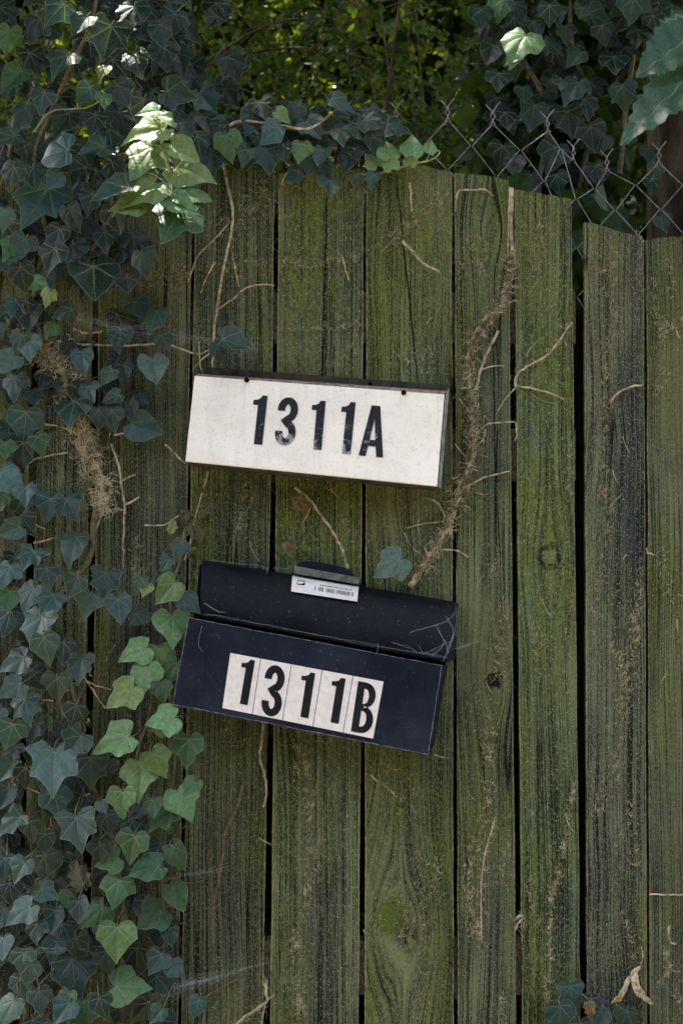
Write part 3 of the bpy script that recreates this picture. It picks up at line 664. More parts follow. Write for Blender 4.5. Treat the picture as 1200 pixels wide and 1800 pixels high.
def leaf_mesh(typ, var):
    rs = random.Random(hash((len(typ)*31+ord(typ[0]))*7+var) & 0xffff)
    def half(sgn):
        pts = [(x*(1+rs.uniform(-.07, .07))*sgn, y+rs.uniform(-.03, .03)*(1 if 0 < i else 0)) for i, (x, y) in enumerate(OUT[typ])]
        pts[0] = (0, 1.0); pts[-1] = (0, -.02)
        out = []
        for i in range(len(pts)-1):
            out.append(pts[i])
            a, b = Vector(pts[i]), Vector(pts[i+1]); mid = (a+b)/2
            if i not in SHARP[typ] and i+1 not in SHARP[typ]:
                pa_ = Vector(pts[max(i-1, 0)]); pb_ = Vector(pts[min(i+2, len(pts)-1)])
                mid = (a+b)*.5625-(pa_+pb_)*.0625
            out.append(tuple(mid))
        out.append(pts[-1]); return out
    r_ = half(1); l_ = half(-1)
    loop = r_+l_[-2:0:-1]         # tip, down the right, base, up the left
    n = len(loop); cx, cy = 0.0, 0.0
    rings = (.22, .5, .78, 1.0)
    wz = .30 if typ == 'wither' else 0
    fold = rs.uniform(-.05, .55); droop = rs.uniform(.0, .45); tw = rs.uniform(-.35, .35); ph = rs.uniform(0, 6)
    def zz(x, y):
        r = math.hypot(x, y)
        ang = math.atan2(x, y)
        vdist = min(abs(math.sin(min(1.5, abs(ang-a))))*r for a in (0, .72, -.72, 1.62, -1.62))
        return fold*abs(x)*.7-droop*(y*y*.8+x*x*1.3)+tw*x*y+.14*min(vdist, .22)+.03*math.sin(x*9+y*6+ph)*r+wz*mnoise.noise((x*2.6+ph, y*2.6, 1.0))+wz*.5*mnoise.noise((x*6+ph, y*6, 4.0))
    vs_ = [(0, 0, 0)]; uv = [(0, 0)]
    for k in rings:
        for (x, y) in loop:
            X, Y = x*k, y*k
            e = .03*math.sin(9*math.atan2(x, y)+ph) if k == 1 else 0
            vs_.append((X, Y, zz(X, Y)+e)); uv.append((X, Y))
    fs = [(0, 1+(k+1) % n, 1+k) for k in range(n)]
    for j in range(len(rings)-1):
        for k in range(n):
            a = 1+j*n+k; b = 1+j*n+(k+1) % n; fs.append((a, b, b+n, a+n))
    me = bpy.data.meshes.new('ivy_leaf_'+typ); me.from_pydata(vs_, [], fs); me.update()
    ul = me.uv_layers.new(name='UVMap')
    for lp in me.loops: ul.data[lp.index].uv = uv[lp.vertex_index]
    u2 = me.uv_layers.new(name='Rim')
    for lp in me.loops: u2.data[lp.index].uv = (0 if lp.vertex_index == 0 else rings[(lp.vertex_index-1)//n], 0)
    for p in me.polygons: p.use_smooth = True
    me.materials.append(M['leaf']); return me
for typ in OUT:
    LEAF[typ] = [leaf_mesh(typ, v) for v in range(9)]
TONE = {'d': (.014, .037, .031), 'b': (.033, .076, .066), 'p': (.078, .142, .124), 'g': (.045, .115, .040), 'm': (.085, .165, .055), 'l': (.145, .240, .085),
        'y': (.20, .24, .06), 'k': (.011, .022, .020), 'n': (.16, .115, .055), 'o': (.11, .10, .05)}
TC = {'w': 'wither', '5': 'five', '3': 'three', 'h': 'heart', 's': 'spade'}
class Ivy:
    def __init__(s, root): s.root = root; s.pet = MB(); s.n = 0
    def leaf(s, px, py, L, ang, typ, tone, y, tilt=.35, rand=.42, stalk=True, name='leaf'):
        a = R(ang); t = Vector((math.sin(a), 0, -math.cos(a)))
        n = Vector((rnd(-rand, rand), -1, tilt+rnd(-rand, rand))).normalized()
        t = (t-n*t.dot(n)).normalized(); xx = t.cross(n)
        sc = S(L, y)/1.2*rnd(.92, 1.08)
        c = P(px, py, y); base = c-t*sc*.40
        o = bpy.data.objects.new(name, random.choice(LEAF[TC[typ]])); COL.objects.link(o); o.parent = s.root
        wd = rnd(.92, 1.08)
        mw = Matrix(((xx.x*sc*wd, t.x*sc, n.x*sc, base.x), (xx.y*sc*wd, t.y*sc, n.y*sc, base.y), (xx.z*sc*wd, t.z*sc, n.z*sc, base.z), (0, 0, 0, 1)))
        o.matrix_local = Matrix.Translation(-s.root.location) @ mw
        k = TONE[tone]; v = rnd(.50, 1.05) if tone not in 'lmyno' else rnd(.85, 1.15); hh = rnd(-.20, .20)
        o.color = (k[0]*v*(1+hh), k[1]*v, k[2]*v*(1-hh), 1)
        if stalk:
            e = base+Vector((rnd(-.025, .025), abs(y)*.75+.006 if y < 0 else .03, rnd(-.01, .03)))
            e.y = min(e.y, -0.001) if y < 0 else e.y
            s.pet.tube(smooth([base, base-t*sc*.2+Vector((0, .006, 0)), e], 3), .0011, 4, .0009)
        s.n += 1; return o
    def finish(s):
        if s.pet.v:
            s.pet.v = [v-s.root.location for v in s.pet.v]
            tag(s.pet.build('leaf_stalks', M['petiole'], s.root, 60), kind='stuff')
def stemtube(root, pts, y, r, mat, name='stem', hair=0, hairmat='hair', r2=None, n=5):
    """pts: photo points; y: depth, or a list"""
    ys = y if isinstance(y, (list, tuple)) else [y]*len(pts)
    path = smooth([P(px, py, d) for (px, py), d in zip(pts, ys)], n)
    path = [p+Vector((rnd(-1, 1), 0, rnd(-1, 1)))*r*.35 for p in path]
    m = MB(); m.tube(path, r, 7, r2 if r2 else r*.7, .16); m.v = [v-root.location for v in m.v]
    o = m.build(name, mat, root, 60)
    if hair: fibres(root, path, hair, r*1.2, hairmat)
    return o
def fibres(root, path, per_m, spread, mat='hair', ln=(.004, .013), rad=.0003, name='root_hairs', flat=False, lim=None):
    m = MB()
    for a, b in zip(path, path[1:]):
        k = per_m*(b-a).length*(1 if not flat else max(.1, 1+1.8*mnoise.noise((a.x*40, a.z*40, 2.0)))); k = int(k)+(random.random() < k-int(k))
        for _ in range(k):
            p = a.lerp(b, random.random())+Vector((random.gauss(0, spread), rnd(-.5, .3)*min(spread, .004), random.gauss(0, spread)))
            if flat:
                p.y = rnd(-.0025, -.0008)
                if lim and not lim[0]+.004 < p.x < lim[1]-.004: continue
            q = rnd(0, 2*math.pi) if not flat else random.gauss(math.pi/2, .75); l = rnd(*ln)
            d = Vector((math.cos(q), rnd(-.35, .1) if not flat else 0, math.sin(q)))*l
            e = p+d; mid = p.lerp(e, .5)+Vector((rnd(-1, 1), rnd(-.4, .1) if not flat else 0, rnd(-1, 1)))*l*.28
            m.tube([p, mid, e], rad*rnd(.7, 1.4), 3, rad*.5, 0, False)
    m.v = [v-root.location for v in m.v]
    return tag(m.build(name, M[mat], root), kind='stuff')

# ---- lists of what the photograph shows: (px, py, length px, tip direction (0 down, 90 right), shape, tone)
TOPLEFT = [(108,110,78,-20,'3','b'),(190,72,92,-12,'5','d'),(143,42,62,-25,'s','b'),(25,140,66,-30,'h','g'),(75,176,52,-10,'3','b'),(95,268,86,-95,'h','b'),
 (67,357,104,-30,'5','b'),(128,383,52,20,'h','d'),(185,420,52,10,'h','d'),(20,438,50,-30,'s','g'),(181,127,38,-10,'s','y'),(183,174,44,5,'h','m'),(166,216,54,-10,'5','d'),
 (10,246,64,-50,'h','b'),(38,436,58,-20,'3','b'),(315,165,66,80,'3','d'),(250,195,64,-10,'h','k'),(215,215,66,10,'3','d'),(110,215,60,-30,'3','d'),(40,205,56,-20,'h','d'),
 (165,262,60,-60,'3','b'),(200,300,58,20,'h','d'),(140,310,62,-30,'5','d'),(20,310,60,-20,'3','d'),(8,385,52,0,'s','p'),(100,420,56,-20,'h','d'),(240,430,66,10,'3','k'),
 (62,50,66,-30,'3','d'),(15,70,60,-10,'h','g'),(100,20,62,-40,'3','b'),(230,30,70,-10,'3','d'),(240,110,66,20,'h','d'),(290,100,60,10,'3','d'),(330,225,52,30,'h','d'),
 (150,165,50,-40,'h','d'),(215,165,56,30,'3','k'),(285,60,60,10,'h','d'),(60,310,60,10,'3','d'),(205,385,64,15,'3','k'),(160,355,58,-10,'h','d'),(95,318,50,-40,'s','b'),
 (8,466,44,-20,'s','b'),(166,493,100,0,'h','d'),(253,463,58,10,'3','d'),(70,500,44,60,'h','m'),(84,524,40,-20,'3','y'),(25,540,48,-15,'5','d'),(90,455,60,-20,'3','d'),(40,488,56,10,'h','k'),(225,500,50,10,'h','k'),(128,445,60,10,'3','k'),(205,450,56,-20,'h','k')]
SPRIG = [(262,196,44,-75,'s','l'),(258,232,78,-62,'s','l'),(252,280,80,-25,'3','l'),(322,268,62,50,'h','l'),(338,300,74,70,'3','l'),(338,342,66,75,'3','m'),(306,388,82,-20,'3','g'),
 (240,338,92,-50,'3','l'),(200,340,72,-60,'h','b'),(225,362,60,-70,'s','l'),(290,212,42,40,'s','l'),(318,362,54,60,'h','m')]
TOPMID = [(402,258,62,10,'3','m'),(374,286,54,0,'h','d'),(475,237,64,-60,'s','p'),(565,276,48,-10,'h','b'),(600,182,58,70,'s','b'),(528,268,48,-10,'3','m'),(497,205,40,60,'s','l'),(580,328,48,-5,'3','b'),
 (515,308,44,-60,'s','d'),(470,280,52,10,'h','d'),(432,274,50,-20,'3','b'),(440,215,60,-20,'h','d'),(550,225,56,30,'3','b'),(600,240,52,10,'h','b'),(610,285,50,-20,'3','d'),(640,235,60,40,'h','b'),(655,215,54,60,'3','b'),
 (628,318,30,10,'s','b'),(655,318,38,-10,'3','b'),(700,225,62,80,'3','d'),(420,240,48,20,'3','d'),(385,235,50,-10,'h','d'),(350,255,54,10,'3','d'),(570,300,44,20,'h','d'),(545,290,42,-10,'3','b'),(500,268,40,10,'h','d'),(625,270,40,10,'h','d'),(460,190,56,20,'3','d'),(520,195,44,-30,'s','b'),(660,255,44,20,'h','d')]
SPRIG2 = [(654,281,46,-150,'3','l'),(682,262,50,-170,'s','l'),(724,256,52,175,'s','l'),(684,285,40,-160,'h','l'),(722,277,36,170,'h','l'),(755,259,36,165,'s','l')]
MIDLEFT = [(112,550,48,-70,'3','d'),(268,560,58,-10,'5','b'),(210,596,50,0,'3','d'),(90,580,38,-30,'s','g'),(34,603,50,-20,'3','b'),(52,613,50,10,'3','p'),(11,640,62,-35,'h','p'),
 (146,636,56,5,'h','b'),(190,663,48,-30,'s','p'),(160,690,42,20,'3','b'),(197,700,42,-60,'h','b'),(220,655,44,10,'h','d'),(271,650,64,8,'h','p'),(288,600,50,20,'3','d'),
 (25,680,54,0,'3','d'),(127,722,72,5,'3','b'),(44,748,70,-5,'3','b'),(70,782,48,15,'s','g'),(254,752,72,75,'h','p'),(198,737,48,10,'3','b'),(174,735,40,0,'h','d'),(230,722,40,10,'3','d'),(15,845,66,35,'h','p'),(45,870,50,5,'3','b'),
 (86,893,56,-10,'3','b'),(124,893,52,30,'3','d'),(20,932,52,-70,'h','b'),(128,962,72,-5,'h','b'),(52,982,50,-20,'5','b'),(10,790,46,0,'3','g'),(60,700,40,10,'h','d'),(5,880,40,0,'3','g'),(412,603,66,75,'h','b'),(385,620,40,10,'3','d')]
LOWLEFT = [(12,1010,54,-10,'3','p'),(85,1015,50,5,'3','d'),(130,1030,58,-25,'s','b'),(183,1026,58,-10,'5','d'),(16,1055,50,-10,'h','g'),(50,1050,56,-20,'3','b'),(85,1060,58,-30,'5','b'),(155,1062,62,-15,'3','b'),
 (65,1106,82,-10,'5','p'),(14,1092,54,-10,'3','d'),(82,1140,60,15,'3','b'),(25,1165,60,-60,'3','b'),(112,1145,52,0,'3','k'),(140,1176,54,0,'5','b'),(20,1212,56,-50,'3','b'),(100,1210,54,-5,'3','b'),(47,1246,62,15,'5','b'),
 (18,1292,58,-15,'3','b'),(130,1257,58,-15,'s','d'),(131,1310,58,-35,'3','b'),(95,1352,104,0,'5','p'),(160,1355,68,0,'5','b'),(12,1355,54,-30,'h','b'),(45,1365,50,0,'3','k'),(10,1400,48,-20,'h','d'),(100,1412,62,15,'3','b'),(20,1450,62,-40,'5','b'),
 (55,1460,52,10,'3','d'),(138,1462,80,10,'5','b'),(180,1420,30,10,'h','p'),(190,1448,40,10,'3','d'),(82,1525,60,10,'3','b'),(35,1530,52,-20,'3','b'),(8,1525,48,0,'h','d'),(36,1606,66,-45,'3','p'),(95,1617,48,-5,'h','b'),(116,1580,32,5,'s','g'),(85,1570,50,60,'3','b'),
 (6,1665,54,15,'s','b'),(40,1690,50,0,'3','b'),(52,1712,46,-10,'s','p'),(95,1670,46,-15,'3','b'),(140,1665,54,20,'h','d'),(130,1716,84,10,'3','d'),(15,1776,54,-20,'h','p'),(110,1778,56,-30,'3','b'),(150,1783,62,10,'5','g'),(118,1760,44,-10,'3','g'),(70,1760,50,5,'3','d'),(35,1738,48,0,'3','d'),(65,1640,46,10,'3','d'),(180,1640,40,0,'3','d'),(20,1570,50,10,'3','d'),(140,1600,46,10,'h','d'),(190,1690,50,10,'3','d'),(80,1480,44,0,'h','k'),(175,1500,48,0,'3','d'),(180,1770,50,20,'3','d')]
STRAND = [(315,965,46,-20,'3','b'),(291,992,40,-30,'5','b'),(245,1026,40,-20,'h','b'),(256,1036,34,-20,'s','y'),(292,1040,74,-45,'3','m'),(335,1060,52,50,'s','b'),(210,1070,60,5,'h','p'),(253,1082,54,80,'3','d'),(303,1105,80,-2,'3','l'),
 (237,1146,72,-60,'3','l'),(283,1158,60,10,'3','m'),(300,1180,52,-35,'h','g'),(256,1192,72,-5,'3','l'),(214,1222,82,-48,'3','l'),(286,1265,68,-70,'3','l'),(297,1280,44,60,'3','m'),(199,1306,86,-68,'3','l'),(330,1322,72,0,'3','g'),(278,1342,64,30,'3','m'),(285,1215,44,10,'3','g'),
 (245,1372,86,0,'3','l'),(335,1385,46,-30,'h','g'),(215,1412,66,0,'3','m'),(323,1412,72,25,'3','l'),(285,1440,66,-40,'5','g'),(232,1490,64,-10,'3','g'),(311,1505,60,30,'h','g'),(190,1515,54,-70,'3','g'),(258,1528,68,-70,'h','g'),(205,1568,66,-10,'3','g'),
 (312,1578,62,20,'h','g'),(265,1615,68,-50,'3','g'),(164,1608,64,-45,'5','g'),(205,1655,74,0,'3','m'),(229,1735,90,85,'3','m'),(275,1692,52,-30,'3','b'),(300,1645,42,10,'h','d'),(311,1705,46,50,'3','b'),(345,1770,42,-20,'h','b'),(275,1785,44,-40,'3','b'),(270,1420,40,10,'3','g')]
TREEIVY = [(880,15,54,-10,'3','b'),(910,18,50,20,'h','d'),(965,25,52,0,'3','d'),(1020,22,46,-20,'h','b'),(1050,30,60,70,'3','b'),(1110,15,58,-10,'3','b'),(1180,22,54,-20,'5','d'),(1120,64,54,-10,'5','d'),(912,80,88,-20,'3','l'),(900,104,44,-40,'s','l'),(970,78,58,40,'5','b'),(1010,102,54,-40,'s','b'),
 (876,142,52,-5,'3','d'),(920,163,42,0,'h','b'),(1005,158,64,-25,'h','b'),(1080,112,58,0,'3','d'),(1095,168,60,5,'5','d'),(970,150,44,10,'3','d'),(936,205,58,-10,'5','b'),(1000,215,66,10,'5','d'),(970,278,64,-20,'3','d'),(880,272,50,-10,'3','d'),(905,292,48,0,'h','k'),(980,322,50,10,'3','d'),
 (930,322,48,-10,'3','k'),(1040,355,46,0,'h','d'),(1050,305,50,10,'3','k'),(1140,272,36,0,'3','d'),(1150,300,36,-30,'3','b'),(1145,325,36,0,'3','d'),(1165,392,44,20,'3','b'),(1060,60,50,10,'3','k'),(1040,240,60,10,'3','k'),(905,120,44,0,'3','d'),(890,210,50,0,'3','k'),(1150,40,50,10,'3','d'),(845,30,48,0,'3','d'),(940,50,50,10,'h','d'),(1030,190,50,10,'3','k'),(995,60,44,10,'3','d')]
BOTTOMRIGHT = [(1004,1752,52,10,'5','b'),(984,1790,60,0,'3','b'),(1096,1792,50,-20,'3','b'),(1055,1795,46,0,'h','d'),(1040,1770,40,0,'3','k'),(1020,1820,54,0,'3','d'),(1075,1825,54,0,'5','d')]

ivy_group = None
def ivy_plant(label, lists, loc_px, name='ivy'):
    root = thing(name, label, 'ivy', (P(*loc_px).x, -0.01, 0.0)); iv = Ivy(root)
    bpy.context.view_layer.update()
    return root, iv
# top-left mass
root, iv = ivy_plant('thick dark ivy tumbling over the fence top above the board ends', None, (120, 400))
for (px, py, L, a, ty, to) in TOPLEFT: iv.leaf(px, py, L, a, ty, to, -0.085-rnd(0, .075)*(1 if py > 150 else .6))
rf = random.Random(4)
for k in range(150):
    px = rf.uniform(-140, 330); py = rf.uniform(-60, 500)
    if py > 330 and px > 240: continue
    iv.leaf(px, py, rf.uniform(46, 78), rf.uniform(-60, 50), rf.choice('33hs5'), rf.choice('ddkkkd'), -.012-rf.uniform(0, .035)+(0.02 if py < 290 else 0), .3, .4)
for pts in ([(60, 520), (80, 400), (60, 280), (110, 150), (160, 40), (180, -60)], [(150, 470), (190, 380), (210, 290), (300, 240), (380, 230)], [(-60, 600), (-30, 420), (10, 300), (30, 180)]):
    stemtube(root, pts, -.022, .0042, M['stem'], 'stem', 260, 'dark_hair')
for k in range(34):
    px = rf.uniform(190, 430); py = rf.uniform(-40, 190)
    if px > 330 and py < 110 and k % 3: continue
    iv.leaf(px, py, rf.uniform(44, 70), rf.uniform(-60, 50), rf.choice('33h5'), rf.choice('dbkdd'), rf.uniform(.02, .2), .3, .45, False)
stemtube(root, [(60, 232), (85, 200), (110, 192), (150, 190), (175, 178)], -.10, .0016, M['young_stem'], 'shoot')
iv.finish()
# sunlit sprig
root, iv = ivy_plant('pale green ivy shoot catching the sun over the fence top', None, (300, 380))
for i, (px, py, L, a, ty, to) in enumerate(SPRIG): iv.leaf(px, py, L*1.25, a, ty, to, -.165-rnd(0, .03), .68, .2, False)
stemtube(root, [(310, 400), (306, 365), (298, 310), (288, 260), (278, 215), (270, 180)], [-.02, -.12, -.165, -.175, -.18, -.18], .0034, M['young_stem'], 'stem', 0, 'hair', .0018)
for a, b in (((300, 320), (320, 285)), ((290, 262), (262, 255)), ((303, 345), (270, 330)), ((308, 375), (285, 372)), ((305, 350), (335, 335)), ((282, 230), (262, 228)), ((300, 330), (255, 300)), ((306, 370), (310, 380))):
    stemtube(root, [a, ((a[0]+b[0])/2, (a[1]+b[1])/2-4), b], -.172, .0012, M['young_stem'], 'leaf_stalk')
# vine along the top edge
root, iv = ivy_plant('dark ivy trailing along the arched board tops between the sprigs', None, (520, 290))
for (px, py, L, a, ty, to) in TOPMID: iv.leaf(px, py, L, a, ty, to, -.03-rnd(0, .03))
for k in range(60):
    px = rf.uniform(330, 690); py = rf.uniform(200, 285)+ (px-330)*.03
    iv.leaf(px, py-8, rf.uniform(36, 58), rf.uniform(-60, 60), rf.choice('33h'), rf.choice('dkdkb'), rf.uniform(-.02, .035), .3, .4, False)
stemtube(root, [(340, 262), (420, 228), (500, 225), (560, 235), (640, 222), (720, 235)], -.015, .0035, M['stem'], 'stem', 200, 'dark_hair')
stemtube(root, [(395, 225), (430, 212), (500, 222), (545, 226), (580, 200)], -.05, .0026, M['dead_stem'], 'stem')
stemtube(root, [(495, 325), (505, 305), (540, 288)], -.03, .0016, M['young_stem'], 'tendril')
iv.finish()
root, iv = ivy_plant('short row of pale upright ivy leaves on the arched board tops', None, (700, 300))
for (px, py, L, a, ty, to) in SPRIG2: iv.leaf(px, py, L, a, ty, to, -.035-rnd(0, .02), .2, .3, False)
stemtube(root, [(628, 304), (655, 307), (690, 297), (730, 288), (760, 280), (772, 268), (764, 262)], -.032, .0017, M['young_stem'], 'stem')
for a, b in (((655, 306), (655, 295)), ((684, 299), (684, 285)), ((720, 290), (722, 278)), ((748, 284), (755, 270))): stemtube(root, [a, b], -.035, .001, M['young_stem'], 'leaf_stalk', n=3)
# middle left
root, iv = ivy_plant('sparse ivy with hairy clinging stems left of the white box', None, (140, 800))
for (px, py, L, a, ty, to) in MIDLEFT: iv.leaf(px, py, L, a, ty, to, -.03-rnd(0, .05))
for k in range(46):
    px = rf.uniform(-140, 60); py = rf.uniform(540, 1000)
    iv.leaf(px, py, rf.uniform(42, 64), rf.uniform(-50, 40), rf.choice('33h5'), rf.choice('ddkb'), -.012-rf.uniform(0, .03), .3, .4)
for k in range(16):
    px = rf.uniform(60, 250); py = rf.uniform(540, 740)
    iv.leaf(px, py, rf.uniform(36, 52), rf.uniform(-50, 40), rf.choice('33h'), rf.choice('dkk'), -.01-rf.uniform(0, .012), .3, .4)
stemtube(root, [(20, 520), (70, 590), (105, 650), (140, 740), (155, 800), (175, 850), (165, 920), (160, 980), (110, 1040)], -.012, .0065, M['stem'], 'stem', 700, 'dark_hair')
for pth_, sp, dn in (([(70, 590), (95, 640), (125, 690)], .014, 3400), ([(135, 740), (155, 795), (172, 850), (180, 890)], .011, 4200), ([(175, 870), (195, 900)], .006, 1500), ([(20, 560), (70, 590)], .012, 2000)):
    fibres(root, smooth([P(x, y, -.016) for x, y in pth_]), dn, sp, 'hair', (.006, .02), .0005)
for pts in ([(130, 577), (150, 585), (180, 582)], [(100, 600), (160, 606), (230, 607), (290, 605), (345, 622), (374, 612)], [(60, 745), (95, 748), (120, 755)], [(40, 820), (70, 805), (120, 795)], [(200, 765), (225, 760), (250, 752)], [(290, 780), (310, 800), (326, 815)], [(195, 780), (208, 815), (215, 860), (219, 890), (218, 930), (216, 968)], [(215, 845), (238, 834)], [(221, 888), (245, 874)], [(165, 830), (185, 845), (195, 860), (180, 900), (160, 960)], [(0, 915), (45, 916), (80, 930)], [(60, 955), (100, 945)], [(55, 985), (90, 972)]):
    stemtube(root, pts, -.012, .0019, M['dead_stem'], 'twig', 0)
m = MB(); q = [(156, 842), (178, 838), (172, 880), (160, 888)]
m.hexa([P(x, y, -.009) for x, y in q], [P(x, y, -.004) for x, y in q]); m.build('bark_flake', M['dead_stem'], root)
iv.finish()
# lower left
root, iv = ivy_plant('dense blue-green ivy covering the lower boards left of the pale strand', None, (90, 1400))
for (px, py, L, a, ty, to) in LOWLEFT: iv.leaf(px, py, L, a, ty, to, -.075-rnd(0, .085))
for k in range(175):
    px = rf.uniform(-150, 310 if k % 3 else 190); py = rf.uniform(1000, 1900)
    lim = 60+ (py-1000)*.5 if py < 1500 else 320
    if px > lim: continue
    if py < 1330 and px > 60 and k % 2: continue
    iv.leaf(px, py, rf.uniform(40, 66), rf.uniform(-60, 45), rf.choice('335h'), rf.choice('kkdkdd'), -.012-rf.uniform(0, .05), .3, .45)  # inner leaves in darker tones: shade between the leaves put into colour
for pts in ([(110, 1040), (80, 1150), (120, 1280), (100, 1420), (130, 1560), (110, 1700), (140, 1850), (130, 2200)], [(20, 1000), (40, 1180), (20, 1350), (60, 1500), (40, 1700), (60, 1900)], [(130, 1200), (150, 1340), (200, 1480), (220, 1620), (210, 1780), (200, 2100)]):
    stemtube(root, pts, -.011, .0045, M['stem'], 'stem', 300, 'dark_hair')
for pts in ([(145, 1185), (165, 1215), (185, 1245)], [(150, 1195), (170, 1205), (195, 1212)], [(30, 1370), (60, 1390), (110, 1408)], [(30, 1545), (45, 1560), (60, 1580)], [(75, 1400), (90, 1440), (85, 1500)], [(75, 1230), (95, 1232)], [(125, 1410), (160, 1395)], [(55, 1690), (70, 1740), (60, 1790)]):
    stemtube(root, pts, -.03, .0014, M['dead_stem'], 'twig')
iv.leaf(138, 1537, 60, -150, 'w', 'n', -.075, .2, .1, True, 'withered_leaf'); iv.leaf(80, 1553, 38, 85, 'w', 'n', -.07, 1.2, .1, True, 'withered_leaf')
iv.finish()
# pale strand beside the mailbox
root, iv = ivy_plant('strand of light green ivy hanging down beside the navy mailbox', None, (270, 1300))
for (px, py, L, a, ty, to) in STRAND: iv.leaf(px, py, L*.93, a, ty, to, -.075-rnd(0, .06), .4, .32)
for pts in ([(325, 930), (318, 980), (300, 1050), (303, 1120), (275, 1180), (262, 1260), (240, 1340), (250, 1430), (230, 1520), (215, 1620), (220, 1720), (230, 1820), (215, 2200)], [(300, 1090), (305, 1160), (300, 1240), (310, 1320), (300, 1400), (290, 1480), (285, 1560), (290, 1640), (280, 1780)]):
    stemtube(root, pts, -.026, .0022, M['petiole'], 'stem')
for (x, y, L, a) in ((352, 868, 34, 20), (364, 893, 44, -40), (345, 935, 54, 30), (302, 930, 36, -20), (338, 975, 36, 10), (330, 905, 36, 60), (318, 942, 30, -40)):
    iv.leaf(x, y, L, a, 'w', 'o' if x != 302 else 'y', -.022, .1, .8, False, 'withered_leaf')
stemtube(root, [(366, 830), (355, 868), (345, 905), (335, 950), (325, 985)], -.02, .0016, M['dead_stem'], 'twig')
stemtube(root, [(255, 923), (290, 922), (315, 905)], -.015, .0014, M['dead_stem'], 'twig')
iv.finish()
# lone leaf by the mailbox
root, iv = ivy_plant('single blue-green ivy leaf just above the mailbox lid', None, (690, 1000), 'ivy_leaf')
iv.leaf(684, 995, 72, -55, '3', 'p', -.055, .3, .05, True); iv.finish()
# bottom right tuft
root, iv = ivy_plant('small tuft of dark ivy with dry husks at the foot of the widest gap', None, (1040, 1790))
for (px, py, L, a, ty, to) in BOTTOMRIGHT: iv.leaf(px, py, L, a, ty, to, -.03-rnd(0, .02))
iv.leaf(1036, 1776, 36, 10, 'w', 'n', -.05, .1, .5, True, 'withered_leaf')
stemtube(root, [(1030, 2300), (1040, 1950), (1030, 1840), (1040, 1780)], -.012, .003, M['stem'], 'stem')
iv.finish()
def husk(pts, r):
    m = MB(); path = smooth([P(x, y, d) for x, y, d in pts], 5); n = len(path); base = 0
    m.tube(path, r, 8, r, .1)
    for i in range(n):
        k = i/(n-1); s_ = max(.12, math.sin(math.pi*min(1, .06+k*.93))**.7)*(1+.25*mnoise.noise((k*6, r*900, 0))); c = path[i]
        for j in range(8): m.v[i*8+j] = c+(m.v[i*8+j]-c)*s_*(1+.35*mnoise.noise((j*1.7, k*9, r*500)))*(.55 if j in (1, 2, 5) else 1)
    return m
hk = thing('dry_husk', 'pair of pale curled dry husks on the dark boards above the ivy tuft', 'dry leaf', (P(1110, 1730).x, -.01, P(1110, 1765).z))
for pts, r in (([(1105, 1716, -.02), (1097, 1737, -.03), (1086, 1755, -.03), (1073, 1764, -.02)], .0052), ([(1124, 1700, -.014), (1114, 1712, -.02), (1117, 1735, -.024), (1130, 1752, -.02), (1148, 1765, -.012)], .0068)):
    m = husk(pts, r); m.v = [v-hk.location for v in m.v]; m.build('husk', M['dry'], hk, 60)
stemtube(hk, [(1126, 1664), (1129, 1680), (1124, 1700)], -.012, .0009, M['dry'], 'stalk')

# ------------------------------------------------------------------ dead vines on the boards
dv = thing('dead_vine', 'hairy dead ivy stem climbing the boards right of the white box', 'vine', (P(820, 900).x, -.005, 0))
stemtube(dv, [(900, 330), (897, 400), (900, 470), (885, 530), (842, 576), (824, 620), (824, 680), (832, 740), (830, 800), (808, 858), (790, 920), (762, 965), (738, 1005), (720, 1030)], -.008, .0026, M['dead_stem'], 'stem', 0, r2=.0054)
stemtube(dv, [(903, 440), (890, 528), (848, 582), (830, 618), (818, 672), (838, 735), (824, 790), (812, 850), (784, 915), (766, 955), (742, 1000)], -.010, .0034, M['stem'], 'stem', 0, r2=.003)
pth_ = smooth([P(x, y, -.012) for x, y in [(900, 440), (885, 530), (842, 576), (824, 620), (824, 680), (832, 740), (830, 800), (808, 858), (790, 920), (762, 965), (738, 1005)]])
fibres(dv, pth_, 1000, .0055, 'hair', (.006, .018), .0006); fibres(dv, pth_, 900, .008, 'dark_hair', (.006, .02), .00055)
fibres(dv, smooth([P(x, y, -.010) for x, y in [(840, 780), (815, 830), (800, 880)]]), 900, .016, 'dark_hair', (.008, .026), .0004)
for pts, r in (([(896, 330), (893, 400), (894, 460), (905, 480)], .0018), ([(876, 582), (852, 628), (838, 680), (834, 720), (835, 800)], .0024), ([(842, 652), (862, 644), (885, 643)], .0014), ([(837, 764), (858, 745), (904, 742)], .0015),
               ([(905, 680), (908, 660), (925, 645), (960, 625), (985, 595), (1004, 566)], .0021), ([(903, 679), (930, 682), (965, 691), (991, 702)], .0019), ([(905, 682), (885, 705), (870, 730)], .0013), ([(810, 862), (850, 840), (895, 828)], .0016),
               ([(784, 914), (772, 888), (755, 877), (742, 876)], .0018), ([(762, 966), (800, 967), (822, 979)], .0017), ([(715, 928), (745, 920), (785, 917)], .0012), ([(832, 790), (850, 770), (852, 755)], .0014), ([(905, 742), (908, 765), (903, 775)], .0014), ([(725, 965), (740, 975), (745, 985)], .0011), ([(806, 700), (822, 720)], .0012), ([(798, 780), (815, 800), (825, 815)], .0012),
               ([(720, 322), (722, 345), (723, 372)], .0020), ([(800, 372), (803, 345), (808, 335), (835, 334), (850, 333), (866, 344)], .0019), ([(706, 424), (722, 440), (742, 462), (771, 478)], .0024)):
    stemtube(dv, pts, -.006, r, M['dead_stem'], 'twig', 400 if r > .002 else 0, 'hair')
